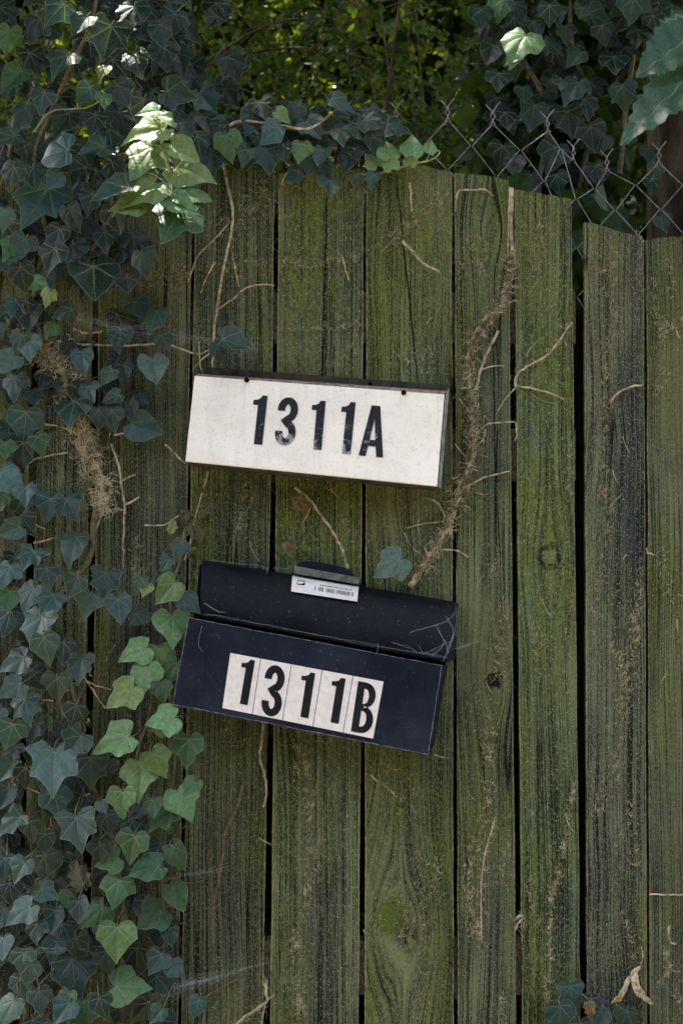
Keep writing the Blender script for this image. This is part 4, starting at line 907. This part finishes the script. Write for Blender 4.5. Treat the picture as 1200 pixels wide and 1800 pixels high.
dv2 = thing('dead_vine', 'thin pale root hanging down the dark boards above the white box', 'vine', (P(380, 660).x, -.005, P(380, 660).z))
for pts, r in (([(392, 288), (402, 335), (409, 372), (406, 410), (394, 470), (384, 530), (377, 580), (374, 620), (374, 655)], .0026), ([(405, 388), (385, 412), (350, 448), (338, 475), (330, 497)], .0013), ([(383, 543), (410, 525), (435, 505), (470, 500), (482, 503)], .0013), ([(378, 460), (362, 490), (353, 515)], .0014), ([(408, 445), (415, 480), (420, 505)], .0012), ([(374, 617), (355, 632), (340, 648)], .0012), ([(350, 600), (352, 640), (356, 655)], .0013)):
    stemtube(dv2, pts, [-.004-.008*(1-abs(2*i/(len(pts)-1)-1)) for i in range(len(pts))], r, M['dead_stem'], 'root')
dv3 = thing('dead_vine', 'short bare twig with withered leaves between the white box and the mailbox', 'twig', (P(560, 900).x, -.005, P(560, 990).z))
stemtube(dv3, [(518, 857), (542, 876), (566, 908), (588, 940), (602, 968), (611, 998)], [-.012, -.008, -.006, -.006, -.008, -.014], .0026, M['dead_stem'], 'stem')
stemtube(dv3, [(548, 885), (540, 905), (532, 920)], -.008, .0012, M['dead_stem'], 'twig')
iv = Ivy(dv3); iv.leaf(531, 887, 46, 30, 'w', 'n', -.014, .1, .2, False, 'withered_leaf'); iv.leaf(509, 963, 42, 20, 'w', 'n', -.014, .1, .2, False, 'withered_leaf')
dv4 = thing('dead_vine', 'bare twig on the boards below the mailbox beside the ivy strand', 'twig', (P(400, 1600).x, -.005, P(400, 1720).z))
for pts, r in (([(430, 1374), (424, 1395), (416, 1422), (396, 1462), (392, 1500), (386, 1540), (378, 1575), (374, 1610), (375, 1660), (375, 1704)], .0026), ([(376, 1575), (374, 1600), (372, 1640)], .0018), ([(300, 1545), (340, 1552), (378, 1540)], .001), ([(357, 1800), (362, 1760), (370, 1735)], .0016), ([(362, 1752), (390, 1735), (420, 1721)], .0015)):
    stemtube(dv4, pts, -.005, r, M['stem'], 'twig', 250, 'dark_hair')
dv5 = thing('dead_vine', 'thin pale root running down the board edge under the mailbox', 'twig', (P(463, 1400).x, -.005, P(463, 1415).z))
stemtube(dv5, [(463, 1265), (460, 1300), (457, 1335), (464, 1358), (468, 1380), (467, 1405), (463, 1418)], -.005, .0022, M['dead_stem'], 'root')
dv6 = thing('dead_vine', 'curled root poking from the gap at the bottom of the boards', 'twig', (P(450, 1790).x, -.005, P(450, 1810).z))
for pts, r in (([(466, 1722), (468, 1745), (468, 1760), (450, 1775), (430, 1788), (410, 1806)], .0030), ([(468, 1758), (478, 1752), (482, 1748)], .0012), ([(466, 1766), (462, 1785), (458, 1805)], .0012)):
    stemtube(dv6, pts, -.008, r, M['dead_stem'], 'root', 300, 'hair')
for lab, pts, r in (('small pale twig stuck on the swirled board under the mailbox corner', [(651, 1361), (665, 1375), (680, 1383), (692, 1396)], .0016), ('short arched twig on the dark board right of the widest gap', [(1071, 709), (1084, 693), (1105, 681), (1130, 677)], .0024),
                    ('straight pale straw lying level across the rightmost board', [(1141, 1572), (1175, 1573), (1215, 1572)], .0015), ('short pale rootlet under the horizontal root line above the white box', [(602, 452), (606, 470), (613, 493)], .0016),
                    ('curled white root tip in the seam of the lower dark boards', [(1135, 963), (1137, 972), (1143, 973), (1148, 976)], .0016), ('knotted grey root plug caught in the gap low on the mossy board', [(905, 1618), (912, 1610), (918, 1614), (910, 1622), (906, 1632)], .0022), ('thin dark twig pressed along the board low beside the knotted root plug', [(871, 1435), (862, 1465), (852, 1500), (846, 1550), (845, 1610), (846, 1650)], .0014), ('little curved pale husk on the mossy rightmost board', [(1175, 1628), (1174, 1645), (1178, 1656), (1186, 1660)], .0018)):
    tw_ = thing('twig', lab, 'twig', (P(*pts[0]).x, -.004, P(*pts[-1]).z)); stemtube(tw_, pts, -.006, r, M['dead_stem'], 'stick', 500 if 'plug' in lab else 0)
# pale rootlet scars left on the wood, board by board
def scars(bi, pts, per_m, spread, mat='hair', ln=(.002, .007)):
    path = smooth([P(x, y, -.0015) for x, y in pts])
    o = fibres(boards[bi], path, per_m*1.45, spread, mat, ln, .00048, 'rootlet_scars', True, (line_x(BOARDS[bi][1], path[0].z), line_x(BOARDS[bi][2], path[0].z))); return o
for bi, pts, dn, sp in ((7, [(872, 1220), (860, 1270), (862, 1350), (852, 1440), (825, 1520), (828, 1600), (850, 1680)], 1700, .006), (7, [(885, 1060), (880, 1130), (872, 1190)], 1500, .008), (9, [(1132, 990), (1118, 1080), (1108, 1160), (1095, 1260), (1085, 1340), (1060, 1400), (1045, 1430)], 1500, .0055),
                        (9, [(1070, 425), (1076, 500), (1078, 560), (1066, 640), (1060, 760), (1062, 860), (1066, 960), (1048, 1040), (1040, 1120)], 800, .0045), (8, [(1012, 1370), (998, 1440), (985, 1520), (968, 1590), (966, 1680), (960, 1760)], 1300, .003), (5, [(516, 1305), (540, 1350), (545, 1420), (543, 1520), (540, 1590), (520, 1650), (524, 1740), (530, 1790)], 1700, .0045),
                        (4, [(480, 465), (430, 462), (390, 470), (345, 470)], 1100, .006), (5, [(490, 465), (560, 462), (639, 452)], 1000, .0045), (6, [(645, 450), (690, 420), (740, 380), (790, 335)], 1300, .007), (4, [(470, 320), (440, 370), (400, 400)], 1800, .012), (5, [(490, 580), (560, 579), (632, 572)], 700, .002), (6, [(700, 625), (740, 640), (770, 660)], 1200, .008),
                        (9, [(1090, 1600), (1105, 1640), (1115, 1690)], 900, .004), (3, [(250, 470), (300, 490), (335, 470)], 1500, .012), (6, [(660, 1340), (700, 1380), (720, 1420)], 900, .012), (10, [(1150, 690), (1180, 660)], 1500, .003), (10, [(1160, 590), (1200, 560)], 1500, .004), (7, [(830, 420), (850, 480), (880, 500)], 1600, .012), (6, [(735, 1500), (745, 1620), (742, 1780)], 600, .006)):
    scars(bi, pts, dn, sp, 'scar', (.002, .007))
rz = random.Random(12)
for bi, cx, x0, x1 in ((3, 250, 180, 330), (4, 410, 345, 475), (5, 560, 490, 630), (6, 720, 648, 790), (7, 850, 805, 895), (8, 960, 912, 1010), (9, 1082, 1036, 1128), (10, 1180, 1145, 1215)):
    for k in range(7):
        X = rz.uniform(x0, x1); Y = rz.uniform(360, 1760)
        scars(bi, [(X, Y), (min(x1, max(x0, X+rz.uniform(-18, 18))), Y+rz.uniform(15, 60)), (min(x1, max(x0, X+rz.uniform(-25, 25))), Y+rz.uniform(60, 130))], rz.uniform(250, 900), rz.uniform(.002, .007), 'scar', (.002, .007))
    for k in range(5):
        X = rz.uniform(x0+10, x1-10); Y = rz.uniform(380, 1750); a = rz.uniform(-1.2, 1.2); l = rz.uniform(14, 42)
        pp = [P(min(x1, max(x0, X+math.sin(a+q*.25)*l*q)), Y+math.cos(a+q*.3)*l*q, -.0026) for q in (0, .35, .7, 1)]
        m = MB(); m.tube(smooth(pp, 3), .0009, 5, .0005, .2); m.build('rootlet', M['dead_stem'], boards[bi], 60)

# ------------------------------------------------------------------ cobwebs
def web(label, strands, loc):
    o = thing('cobweb', label, 'cobweb', loc); m = MB()
    for pts, r in strands: m.tube(pts, r, 3, r*.7, 0, False)
    m.v = [v-o.location for v in m.v]; tag(m.build('threads', M['web'], o), kind='stuff'); return o
def wisps(a, b, n, spread0, spread1, y0, y1, sag=.01, r=.00008):
    out = []
    for _ in range(n):
        t0, t1 = sorted((rnd(-.05, .9), rnd(.2, 1.05)))
        A, B = P(*a, y0), P(*b, y1)
        def q(t): return A.lerp(B, t)
        w0 = random.gauss(0, 1); w1 = random.gauss(0, 1)
        if random.random() < .3: t1 = t0+rnd(.02, .12)
        p0 = q(t0)+Vector((rnd(-.006, .006), rnd(-.01, .01), w0*(spread0+(spread1-spread0)*t0))); p1 = q(t1)+Vector((0, rnd(-.01, .01), w1*(spread0+(spread1-spread0)*t1)))
        mid = p0.lerp(p1, .5)+Vector((0, 0, -sag*rnd(.3, 1)))
        out.append(([p0, p0.lerp(mid, .6), mid, mid.lerp(p1, .5), p1], r*rnd(.6, 1.3)))
    return out
web('dusty cobweb sheet stretched across the dark boards up left of the white box', wisps((95, 545), (300, 592), 60, .004, .012, -.06, -.05)+wisps((280, 588), (480, 608), 40, .009, .004, -.05, -.01), P(280, 590, -.03))
web('dusty cobweb funnel spread between the low ivy leaves and the bare boards', wisps((240, 1752), (400, 1712), 100, .012, .003, -.05, -.01, .004)+wisps((390, 1716), (478, 1688), 24, .003, .0015, -.01, -.002, .002), P(350, 1720, -.02))
web('thin cobweb strung level between blue-green ivy leaves near the bottom', wisps((-20, 1672), (170, 1664), 26, .004, .003, -.09, -.08, .004), P(70, 1670, -.08))
web('faint cobweb linking the ivy strand to the bare twig below the mailbox', wisps((290, 1540), (420, 1520), 20, .003, .004, -.05, -.006, .005), P(350, 1535, -.02))
web('single taut cobweb thread bundle fanning from the mailbox lid corner to the board', wisps((795, 1142), (850, 1122), 22, .0006, .003, -.05, -.004, .001), P(800, 1140, -.04))
lidst = []
def lid_line(pts, r=.00045, off=.002):
    out = []
    for x, y in pts:
        uu = (x-356)/445; yt = LT[0][1]+(LT[1][1]-LT[0][1])*uu; yb = LBt[0][1]+(LBt[1][1]-LBt[0][1])*uu
        t = max(0, min(1, (y-yt)/(yb-yt))); out.append(P(x, y, lid_y(t)-off))
    return (smooth(out, 4), r)
for pts in ([(358, 1078), (400, 1085), (470, 1099), (560, 1115), (640, 1131), (700, 1142), (760, 1152), (785, 1155)], [(722, 1113), (745, 1105), (765, 1100), (785, 1092), (800, 1078)], [(356, 1060), (385, 1075), (398, 1076)], [(360, 984), (400, 988), (450, 994), (470, 1000)], [(470, 997), (470, 1008)], [(690, 1130), (720, 1138), (735, 1148), (770, 1150)], [(735, 1135), (742, 1150)], [(785, 1085), (798, 1110), (790, 1140)], [(798, 1060), (803, 1085), (795, 1120), (785, 1150)], [(778, 1165), (788, 1140), (800, 1110)], [(480, 998), (505, 1000), (520, 992)], [(765, 1100), (778, 1120), (786, 1150)], [(740, 1150), (765, 1140), (790, 1128)], [(760, 1152), (775, 1142), (782, 1125)]):
    for rep in range(2):
        jt = [(x+rnd(-2.5, 2.5), y+rnd(-2, 2)) for x, y in pts]
        path, rr_ = lid_line(jt, .0002)
        lidst.append(([p+Vector((rnd(-1, 1), 0, rnd(-1, 1)))*.0009 for p in path], .00014*rnd(.6, 1.2)))
lidst += [([P(x, y, -.114) for x, y in q], .0002) for q in ([(355, 1100), (350, 1120), (349, 1135), (356, 1146)], [(360, 1205), (366, 1215), (364, 1222)], [(700, 1285), (705, 1275), (720, 1270)], [(664, 1130), (664, 1140), (660, 1152)])]
web('scraps of old cobweb clinging to the navy mailbox lid and front', lidst, P(560, 1100, -.09))

# ------------------------------------------------------------------ chain-link fence behind the boards
cl = thing('chain_link_fence', 'rusting chain-link fence with twisted barbs behind the boards', 'fence', (P(900, 900, .105).x, .105, 0))
CY = .105
row0 = {-3: (430, 212), -2: (520, 214), -1: (608, 216), 0: (697, 215), 1: (787, 212), 2: (866, 219), 3: (963, 232), 4: (1007, 283), 5: (1066, 300), 6: (1157, 288), 7: (1243, 288), 8: (1330, 290), 9: (1415, 292), 10: (1500, 292)}
row1 = {-3: (475, 258), -2: (564, 258), -1: (653, 258), 0: (742, 256), 1: (828, 256), 2: (914, 264), 3: (985, 262), 4: (1044, 332), 5: (1116, 326), 6: (1200, 326), 7: (1287, 330), 8: (1372, 332), 9: (1457, 334), -4: (386, 258), 10: (1545, 335)}
row2 = {-3: (431, 302), -2: (520, 302), -1: (608, 302), 0: (697, 300), 1: (786, 298), 2: (872, 310), 3: (956, 318), 4: (1012, 350), 5: (1080, 370), 6: (1160, 368), 7: (1246, 372), 8: (1332, 374), 9: (1416, 376), 10: (1502, 378)}
def node(c, r):
    i = math.floor(c+.01)
    if r == 0: q = row0[i]
    elif r == 1: q = row1[i]
    elif r == 2: q = row2[i]
    else:
        q = row2[i] if abs(c-i) < .1 else ((row2[i][0]+row2.get(i+1, (row2[i][0]+86, 0))[0])/2, (row2[i][1]+row2.get(i+1, row2[i])[1])/2)
        q = (q[0], q[1]+(r-2)*43)
    return P(q[0], q[1], CY)
rows_n = 40
rw = random.Random(8)
for h in range(-6, 20):
    c = h/2
    if c+.5 > 10 or c < -3: continue
    even_first = (h % 2 == 0)   # wire zigzags between columns c and c+.5
    pts = []
    for r in range(rows_n+1):
        cc = c if (r % 2 == 0) == even_first else c+.5
        if r == 0 and not float(cc).is_integer(): continue
        try: p = node(cc, r)
        except KeyError: continue
        if p.z < 0.03: break
        s = 1 if cc == c else -1
        pts.append(p+Vector((.0012*s*(1 if cc != c else -1)*0 + (.0016 if cc == c else -.0016), s*.0015+rw.uniform(-.001, .001), 0)))
    # the top end: twist round the neighbour, then a barb
    k = pts[0]; sg = 1 if even_first else -1
    tw_ = []
    L = S(26); bend = rw.uniform(-.25, .25)
    for j in range(13):
        f = j/12; an = f*3.2*math.pi+(0 if sg > 0 else math.pi)
        tw_.append(Vector((k.x+(k.x*0)+math.cos(an)*.0018+bend*L*f*.4, CY+math.sin(an)*.0018, k.z+L*f)))
    barb = [tw_[-1]+Vector((sg*S(6), -.003*sg, S(8))), tw_[-1]+Vector((sg*S(12), -.004*sg, S(15)))]
    full = list(reversed(barb))+list(reversed(tw_))+pts
    fin = [full[0]]
    for a, b in zip(full, full[1:]):
        if (b-a).length > .02:
            for f in (.08, .92): fin.append(a.lerp(b, f))
        fin.append(b)
    m = MB(); m.tube(fin, .0009, 6, .0009, 0)
    m.v = [v-cl.location for v in m.v]; m.build('wire', M['wire'], cl, 60)
for px in (-330, 1560):
    p = P(px, 600, CY+.03); m = MB(); m.tube([Vector((p.x, CY+.03, -.02)), Vector((p.x, CY+.03, 1.9)), Vector((p.x, CY+.03, 2.15))], .024, 14); m.v = [v-cl.location for v in m.v]; m.build('post', M['wire'], cl, 40)

# ------------------------------------------------------------------ tree behind the fence, clothed in ivy
tr = thing('tree', 'brown tree trunk with clinging ivy behind the lower dark boards', 'tree', (P(1212, 900, .52).x, .52, 0))
def trunk_mesh(base, path, radii, seed=1, sides=18):
    m = MB(); path = smooth(path, 6); n = len(path)
    m.tube(path, 1.0, sides, 1.0, 0)
    for i in range(n):
        k = i/(n-1)*(len(radii)-1); j = min(int(k), len(radii)-2); r = radii[j]+(radii[j+1]-radii[j])*(k-j)
        for q in range(sides):
            v = m.v[i*sides+q]; d = (v-path[i]); v2 = path[i]+d*r*(1+.10*mnoise.noise((d.x*2+seed, d.y*2, path[i].z*2.2))+.05*mnoise.noise((d.x*7, d.y*7+seed, path[i].z*7)))
            m.v[i*sides+q] = v2
    return m
tx = tr.location
m = trunk_mesh(0, [Vector((0, 0, -.03)), Vector((-.01, 0, .8)), Vector((0, 0, 1.6)), Vector((.015, .02, 2.4)), Vector((.05, .05, 3.4)), Vector((.1, .1, 4.8)), Vector((.0, .2, 6.0))], [.13, .098, .085, .082, .075, .055, .02])
m.build('trunk', M['bark'], tr, 60)
rt = random.Random(21); crown = MB()
def leafquad(mb, p, l, wd, rs, flat=.0):
    d = Vector((rs.gauss(0, 1), rs.gauss(0, 1), rs.gauss(-.3, .7))).normalized(); u = d.cross(Vector((rs.gauss(0, 1), rs.gauss(0, 1), rs.gauss(0, 1)))).normalized(); n = d.cross(u)
    b = len(mb.v)
    mb.v += [p, p+d*l*.38+u*wd*.5+n*l*.08, p+d*l, p+d*l*.38-u*wd*.5+n*l*.08, p+d*l*.75+u*wd*.34+n*l*.03, p+d*l*.75-u*wd*.34+n*l*.03]
    mb.f += [(b, b+1, b+4, b+2), (b, b+2, b+5, b+3)]
for k in range(9):
    a = rt.uniform(0, 6.28); z0 = rt.uniform(3.4, 5.0); l = rt.uniform(.9, 1.7)
    tip = Vector((math.cos(a)*l, math.sin(a)*l*.9+.4, z0+rt.uniform(.3, 1.0)))
    st = Vector((.05, .08, z0)); mm_ = MB(); pth_ = smooth([st, st.lerp(tip, .5)+Vector((0, 0, .15)), tip], 5)
    mm_.tube(pth_, .03, 7, .008, .1); mm_.build('limb', M['bark'], tr, 60)
    for _ in range(240):
        p = pth_[rt.randrange(3, len(pth_))]+Vector((rt.gauss(0, .28), rt.gauss(0, .28), rt.gauss(0, .2)))
        leafquad(crown, p, rt.uniform(.06, .10), rt.uniform(.035, .055), rt)
tag(crown.build('crown', M['crown'], tr), kind='stuff')
root = thing('ivy', 'dark ivy hanging in front of the tree trunk behind the chain-link wire', 'ivy', (P(1000, 900, .3).x, .3, 0)); iv = Ivy(root)
bpy.context.view_layer.update()
for (px, py, L, a, ty, to) in TREEIVY: iv.leaf(px, py, L, a, ty, to, .17+rnd(0, .10) if to != 'l' else .135, .3 if to != 'l' else .7, .35 if to != 'l' else .1, False)
for k in range(215):
    px = rf.uniform(845, 1290); py = rf.uniform(-90, 450)
    if px > 1085 and py > 120: continue
    iv.leaf(px, py, rf.uniform(40, 64), rf.uniform(-50, 40), rf.choice('335h'), rf.choice('kkdkkd'), .30+rf.uniform(0, .12), .3, .4, False)
for pts, y in (([(960, 2000), (950, 900), (940, 420), (960, 200), (900, 60), (880, -80)], .34), ([(1040, 2000), (1030, 900), (1010, 420), (1040, 200), (1000, 60), (1020, -120)], .36), ([(1100, 1500), (1100, 700), (1090, 300), (1110, 100), (1100, -100)], .36)):
    stemtube(root, pts, y, .006, M['stem'], 'stem')
mass = MB()
for k in range(5200):
    px = rf.uniform(840, 1330); py = rf.uniform(-150, 2300); y = rf.uniform(.36, .48) if px < 1090 else rf.uniform(.68, .8)
    leafquad(mass, P(px, py, y)-root.location, rf.uniform(.04, .07), rf.uniform(.035, .06), rf)
me_ = tag(mass.build('inner_leaves', M['crown'], root), kind='stuff')
# ------------------------------------------------------------------ big toothed leaves leaning in at the right
bl_root = thing('leafy_shoot', 'tall shoot with large toothed leaves leaning in over the lower boards', 'plant', (P(1290, 900, -.06).x, -.06, 0))
def toothed(base, tip, wid, n_hint, nm='leaf'):
    t = (tip-base); L = t.length; t.normalize(); n = (n_hint-t*n_hint.dot(t)).normalized(); x = t.cross(n)
    m = MB(); N = 26; cols = []
    for i in range(N+1):
        k = i/N; w_ = wid*(math.sin(math.pi*min(1, k**.72*.98+.015))**.85); tooth = (1+.10*((i % 2)*2-1)) if 0 < i < N else 1
        drop = -.10*L*k*k
        row = []
        for s in (-1, -.5, 0, .5, 1):
            row.append(base+t*L*k*1.0+x*w_*s*(tooth if abs(s) == 1 else 1)+n*(drop+.18*w_*abs(s)+.004*math.sin(i*1.3+s*3))-bl_root.location)
        m.v += row
    for i in range(N):
        for j in range(4): a = i*5+j; m.f.append((a, a+1, a+6, a+5))
    me = m.mesh(nm, M['leaf'], 180); ul = me.uv_layers.new(name='UVMap')
    for lp in me.loops:
        i, j = divmod(lp.vertex_index, 5); ul.data[lp.index].uv = ((j-2)*.22*math.sin(math.pi*i/N), i/N)
    o = link(nm, me, bl_root); o.color = (.032, .085, .050, 1); return o
toothed(P(1262, 30, -.16), P(1123, 122, -.20), .045, Vector((.1, -1, .35)))
toothed(P(1268, 85, -.14), P(1092, 232, -.22), .042, Vector((-.45, -1, .15)))
toothed(P(1290, -40, -.12), P(1400, 120, -.20), .045, Vector((.1, -1, .5)))
toothed(P(1290, 200, -.1), P(1390, 330, -.18), .040, Vector((.1, -1, .5)))
bpy.context.view_layer.update()
stemtube(bl_root, [(1290, 2330), (1292, 1500), (1290, 900), (1296, 400), (1290, 60), (1285, -60)], -.07, .005, M['stem'], 'stem')
for a, b in (((1290, 10), (1262, 30)), ((1291, 70), (1268, 85)), ((1288, -55), (1290, -40))): stemtube(bl_root, [a, b], [-.07, -.15], .002, M['petiole'], 'leaf_stalk', n=3)

# ------------------------------------------------------------------ shrubs behind the fence
def shrub(label, x, y, h, rx, ry, n, lsz, mat, seed, group=None):
    rs = random.Random(seed); o = thing('shrub', label, 'shrub', (x, y, 0), group); m = MB(); tips = []
    for k in range(16):
        a = rs.uniform(0, 6.28); q = rs.uniform(.2, 1)
        tip = Vector((math.cos(a)*rx*q, math.sin(a)*ry*q, h*rs.uniform(.7, 1)))
        pts = smooth([Vector((rs.uniform(-.1, .1), rs.uniform(-.1, .1), -.02)), Vector((tip.x*.35, tip.y*.35, tip.z*.45)), tip], 6)
        m.tube(pts, .010, 6, .003, .1); tips.append(pts)
        for _ in range(5):
            b = pts[rs.randrange(4, len(pts)-1)]; e = b+Vector((rs.gauss(0, .22), rs.gauss(0, .22), rs.uniform(-.05, .4)))
            tw = smooth([b, b.lerp(e, .5)+Vector((0, 0, .04)), e], 4); m.tube(tw, .004, 5, .0015, .1); tips.append(tw)
    m.build('branches', M['bark'], o, 60)
    f = MB()
    # leaves grow in clumps along the twigs
    for _ in range(n//14):
        t = rs.choice(tips); c = t[rs.randrange(len(t)//3, len(t))]+Vector((rs.gauss(0, rx*.20), rs.gauss(0, ry*.20), rs.gauss(0, .16)))
        for _ in range(14):
            p = c+Vector((rs.gauss(0, .05), rs.gauss(0, .05), rs.gauss(0, .05))); leafquad(f, p, lsz*rs.uniform(.6, 1.25), lsz*rs.uniform(.38, .6), rs)
    tag(f.build('foliage', mat, o), kind='stuff'); return o
shrub('small-leaved dark shrub behind the arched board tops', -.15, 1.05, 2.75, .62, .40, 20000, .028, M['shrub'], 1)
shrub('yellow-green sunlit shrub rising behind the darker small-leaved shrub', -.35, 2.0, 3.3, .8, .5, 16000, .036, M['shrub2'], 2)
shrub('leafy green shrub behind the thick ivy on the fence', -.95, 1.0, 2.8, .6, .45, 11000, .040, M['shrub'], 3)
shrub('dark shrub behind the ivy-clad tree trunk', .75, 1.25, 3.0, .65, .45, 12000, .040, M['shrub'], 4)
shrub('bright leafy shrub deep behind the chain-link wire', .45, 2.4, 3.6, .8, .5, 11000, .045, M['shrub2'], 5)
# wood farther back: one leafy mass
wd = MB(); rs = random.Random(77)
for k in range(85000):
    X = rs.uniform(-5, 5); Y = rs.uniform(4.4, 6.2); h = 5.6+.9*mnoise.noise((X*.6, Y*.6, 0))
    Z = rs.uniform(0.0, 1.0)**.9*h; leafquad(wd, Vector((X, Y, Z)), rs.uniform(.11, .20), rs.uniform(.07, .12), rs)
tag(wd.build('distant_wood', M['crown']), 'dark leafy thicket closing the view far behind the shrubs', 'thicket', None, 'stuff')
# dead and living ivy smothering the wire behind the boards
root = thing('ivy', 'dark ivy smothering the wire mesh behind the board gaps', 'ivy', (P(300, 900, .3).x, .3, 0))
mass = MB()
for k in range(12000):
    px = rf.uniform(-350, 1500); py = rf.uniform(330, 2300); y = rf.uniform(.16, .42)
    if px > 1080: y += .55
    leafquad(mass, P(px, py, y)-root.location, rf.uniform(.05, .08), rf.uniform(.045, .07), rf)
tag(mass.build('leaves', M['crown'], root), kind='stuff')
bpy.context.view_layer.update()
for px in (-200, 60, 300, 520, 700): stemtube(root, [(px, 2300), (px+20, 1500), (px-15, 900), (px+10, 420)], .2, .005, M['stem'], 'stem')
# unseen tree added to shade the fence, holes left for chosen sun flecks
shade_tree = thing('tree', 'unseen tall leafy tree added to shade the fence', 'tree', (-2.6, 2.2, 0))
m = trunk_mesh(0, [Vector((0, 0, -.03)), Vector((.02, 0, 1.5)), Vector((.1, -.1, 3.0)), Vector((.4, -.3, 4.4)), Vector((.9, -.6, 5.6)), Vector((1.5, -.9, 6.6))], [.20, .15, .13, .10, .07, .03], 5)
m.build('trunk', M['bark'], shade_tree, 60)
rs = random.Random(31); cr = MB(); cr2 = MB()
for k in range(14):
    z0 = rs.uniform(3.2, 5.6); st = Vector((.1+(z0-3)*.32, -.1-(z0-3)*.2, z0)); tip = st+Vector((rs.uniform(-.6, 2.4), rs.uniform(-1.4, 1.6), rs.uniform(.1, 1.2)))
    mm_ = MB(); mm_.tube(smooth([st, st.lerp(tip, .5)+Vector((0, 0, .15)), tip], 5), .035, 7, .008, .1); mm_.build('limb', M['bark'], shade_tree, 60)
def ground_hit(p): return p-sdir*((p.z-2.0)/sdir.z)      # where the leaf's shadow falls at the height of the fence top
FLECK = [ground_hit(P(265, 270, -.18))[:2]+(.085,), ground_hit(P(300, 330, -.18))[:2]+(.05,), ground_hit(P(912, 80, .135))[:2]+(.06,), ground_hit(P(475, 237, -.05))[:2]+(.035,), ground_hit(P(705, 265, -.04))[:2]+(.05,), ground_hit(P(500, 225, -.05))[:2]+(.03,)]
for k in range(52000):
    tx_, ty_ = (rs.uniform(-2.0, 2.0), rs.uniform(-.55, 3.2)) if k % 2 else (rs.uniform(-1.2, 1.0), rs.uniform(-.45, .5))
    if any((tx_-a)**2+(ty_-b)**2 < (c+.05)**2 for a, b, c in FLECK): continue  # crown opened along the sun rays so chosen leaves stay lit
    if ty_ > .45 and mnoise.noise((tx_*2.2, ty_*2.2, 4.2)) > .34: continue
    p = Vector((tx_, ty_, 2.0))+sdir*rs.uniform(2.1, 4.4)
    leafquad(cr, p-shade_tree.location, rs.uniform(.08, .12), rs.uniform(.05, .075), rs)
tag(cr.build('crown', M['crown'], shade_tree), kind='stuff')
for k in range(11000):  # boughs added overhead, out of view, to darken upper left and right
    p = Vector((rs.uniform(-1.9, -.15), rs.uniform(-1.2, .2), rs.uniform(2.75, 3.5))) if k % 11 < 7 else Vector((rs.uniform(.25, 1.5), rs.uniform(-.7, .6), rs.uniform(2.75, 3.5)))
    q = ground_hit(p)
    if any((q.x-a)**2+(q.y-b)**2 < (c+.05)**2 for a, b, c in FLECK): continue
    leafquad(cr2, p-shade_tree.location, rs.uniform(.08, .12), rs.uniform(.05, .075), rs)
tag(cr2.build('shade_boughs', M['crown'], shade_tree), kind='stuff')
for a_, b_ in ((Vector((.5, -.3, 4.2)), Vector((1.9, -2.6, 3.1))), (Vector((.4, -.3, 4.0)), Vector((1.2, -3.0, 3.2))), (Vector((.9, -.6, 5.0)), Vector((3.6, -2.2, 3.2)))):
    mm_ = MB(); mm_.tube(smooth([a_, a_.lerp(b_, .5)+Vector((0, 0, .2)), b_], 6), .03, 7, .006, .1); mm_.build('limb', M['bark'], shade_tree, 60)
# unseen leafy screen added behind the camera to block low sky light
hg = MB()
for k in range(24000):
    X = rs.uniform(-9, 9); Y = -6.0+rs.uniform(-.5, .5); Z = rs.uniform(0, 3.6+.3*mnoise.noise((X, 0, 3)))
    leafquad(hg, Vector((X, Y, Z)), rs.uniform(.14, .22), rs.uniform(.10, .15), rs)
tag(hg.build('added_hedge', M['crown']), 'unseen leafy screen added to block low sky light', 'added_hedge', None, 'stuff')
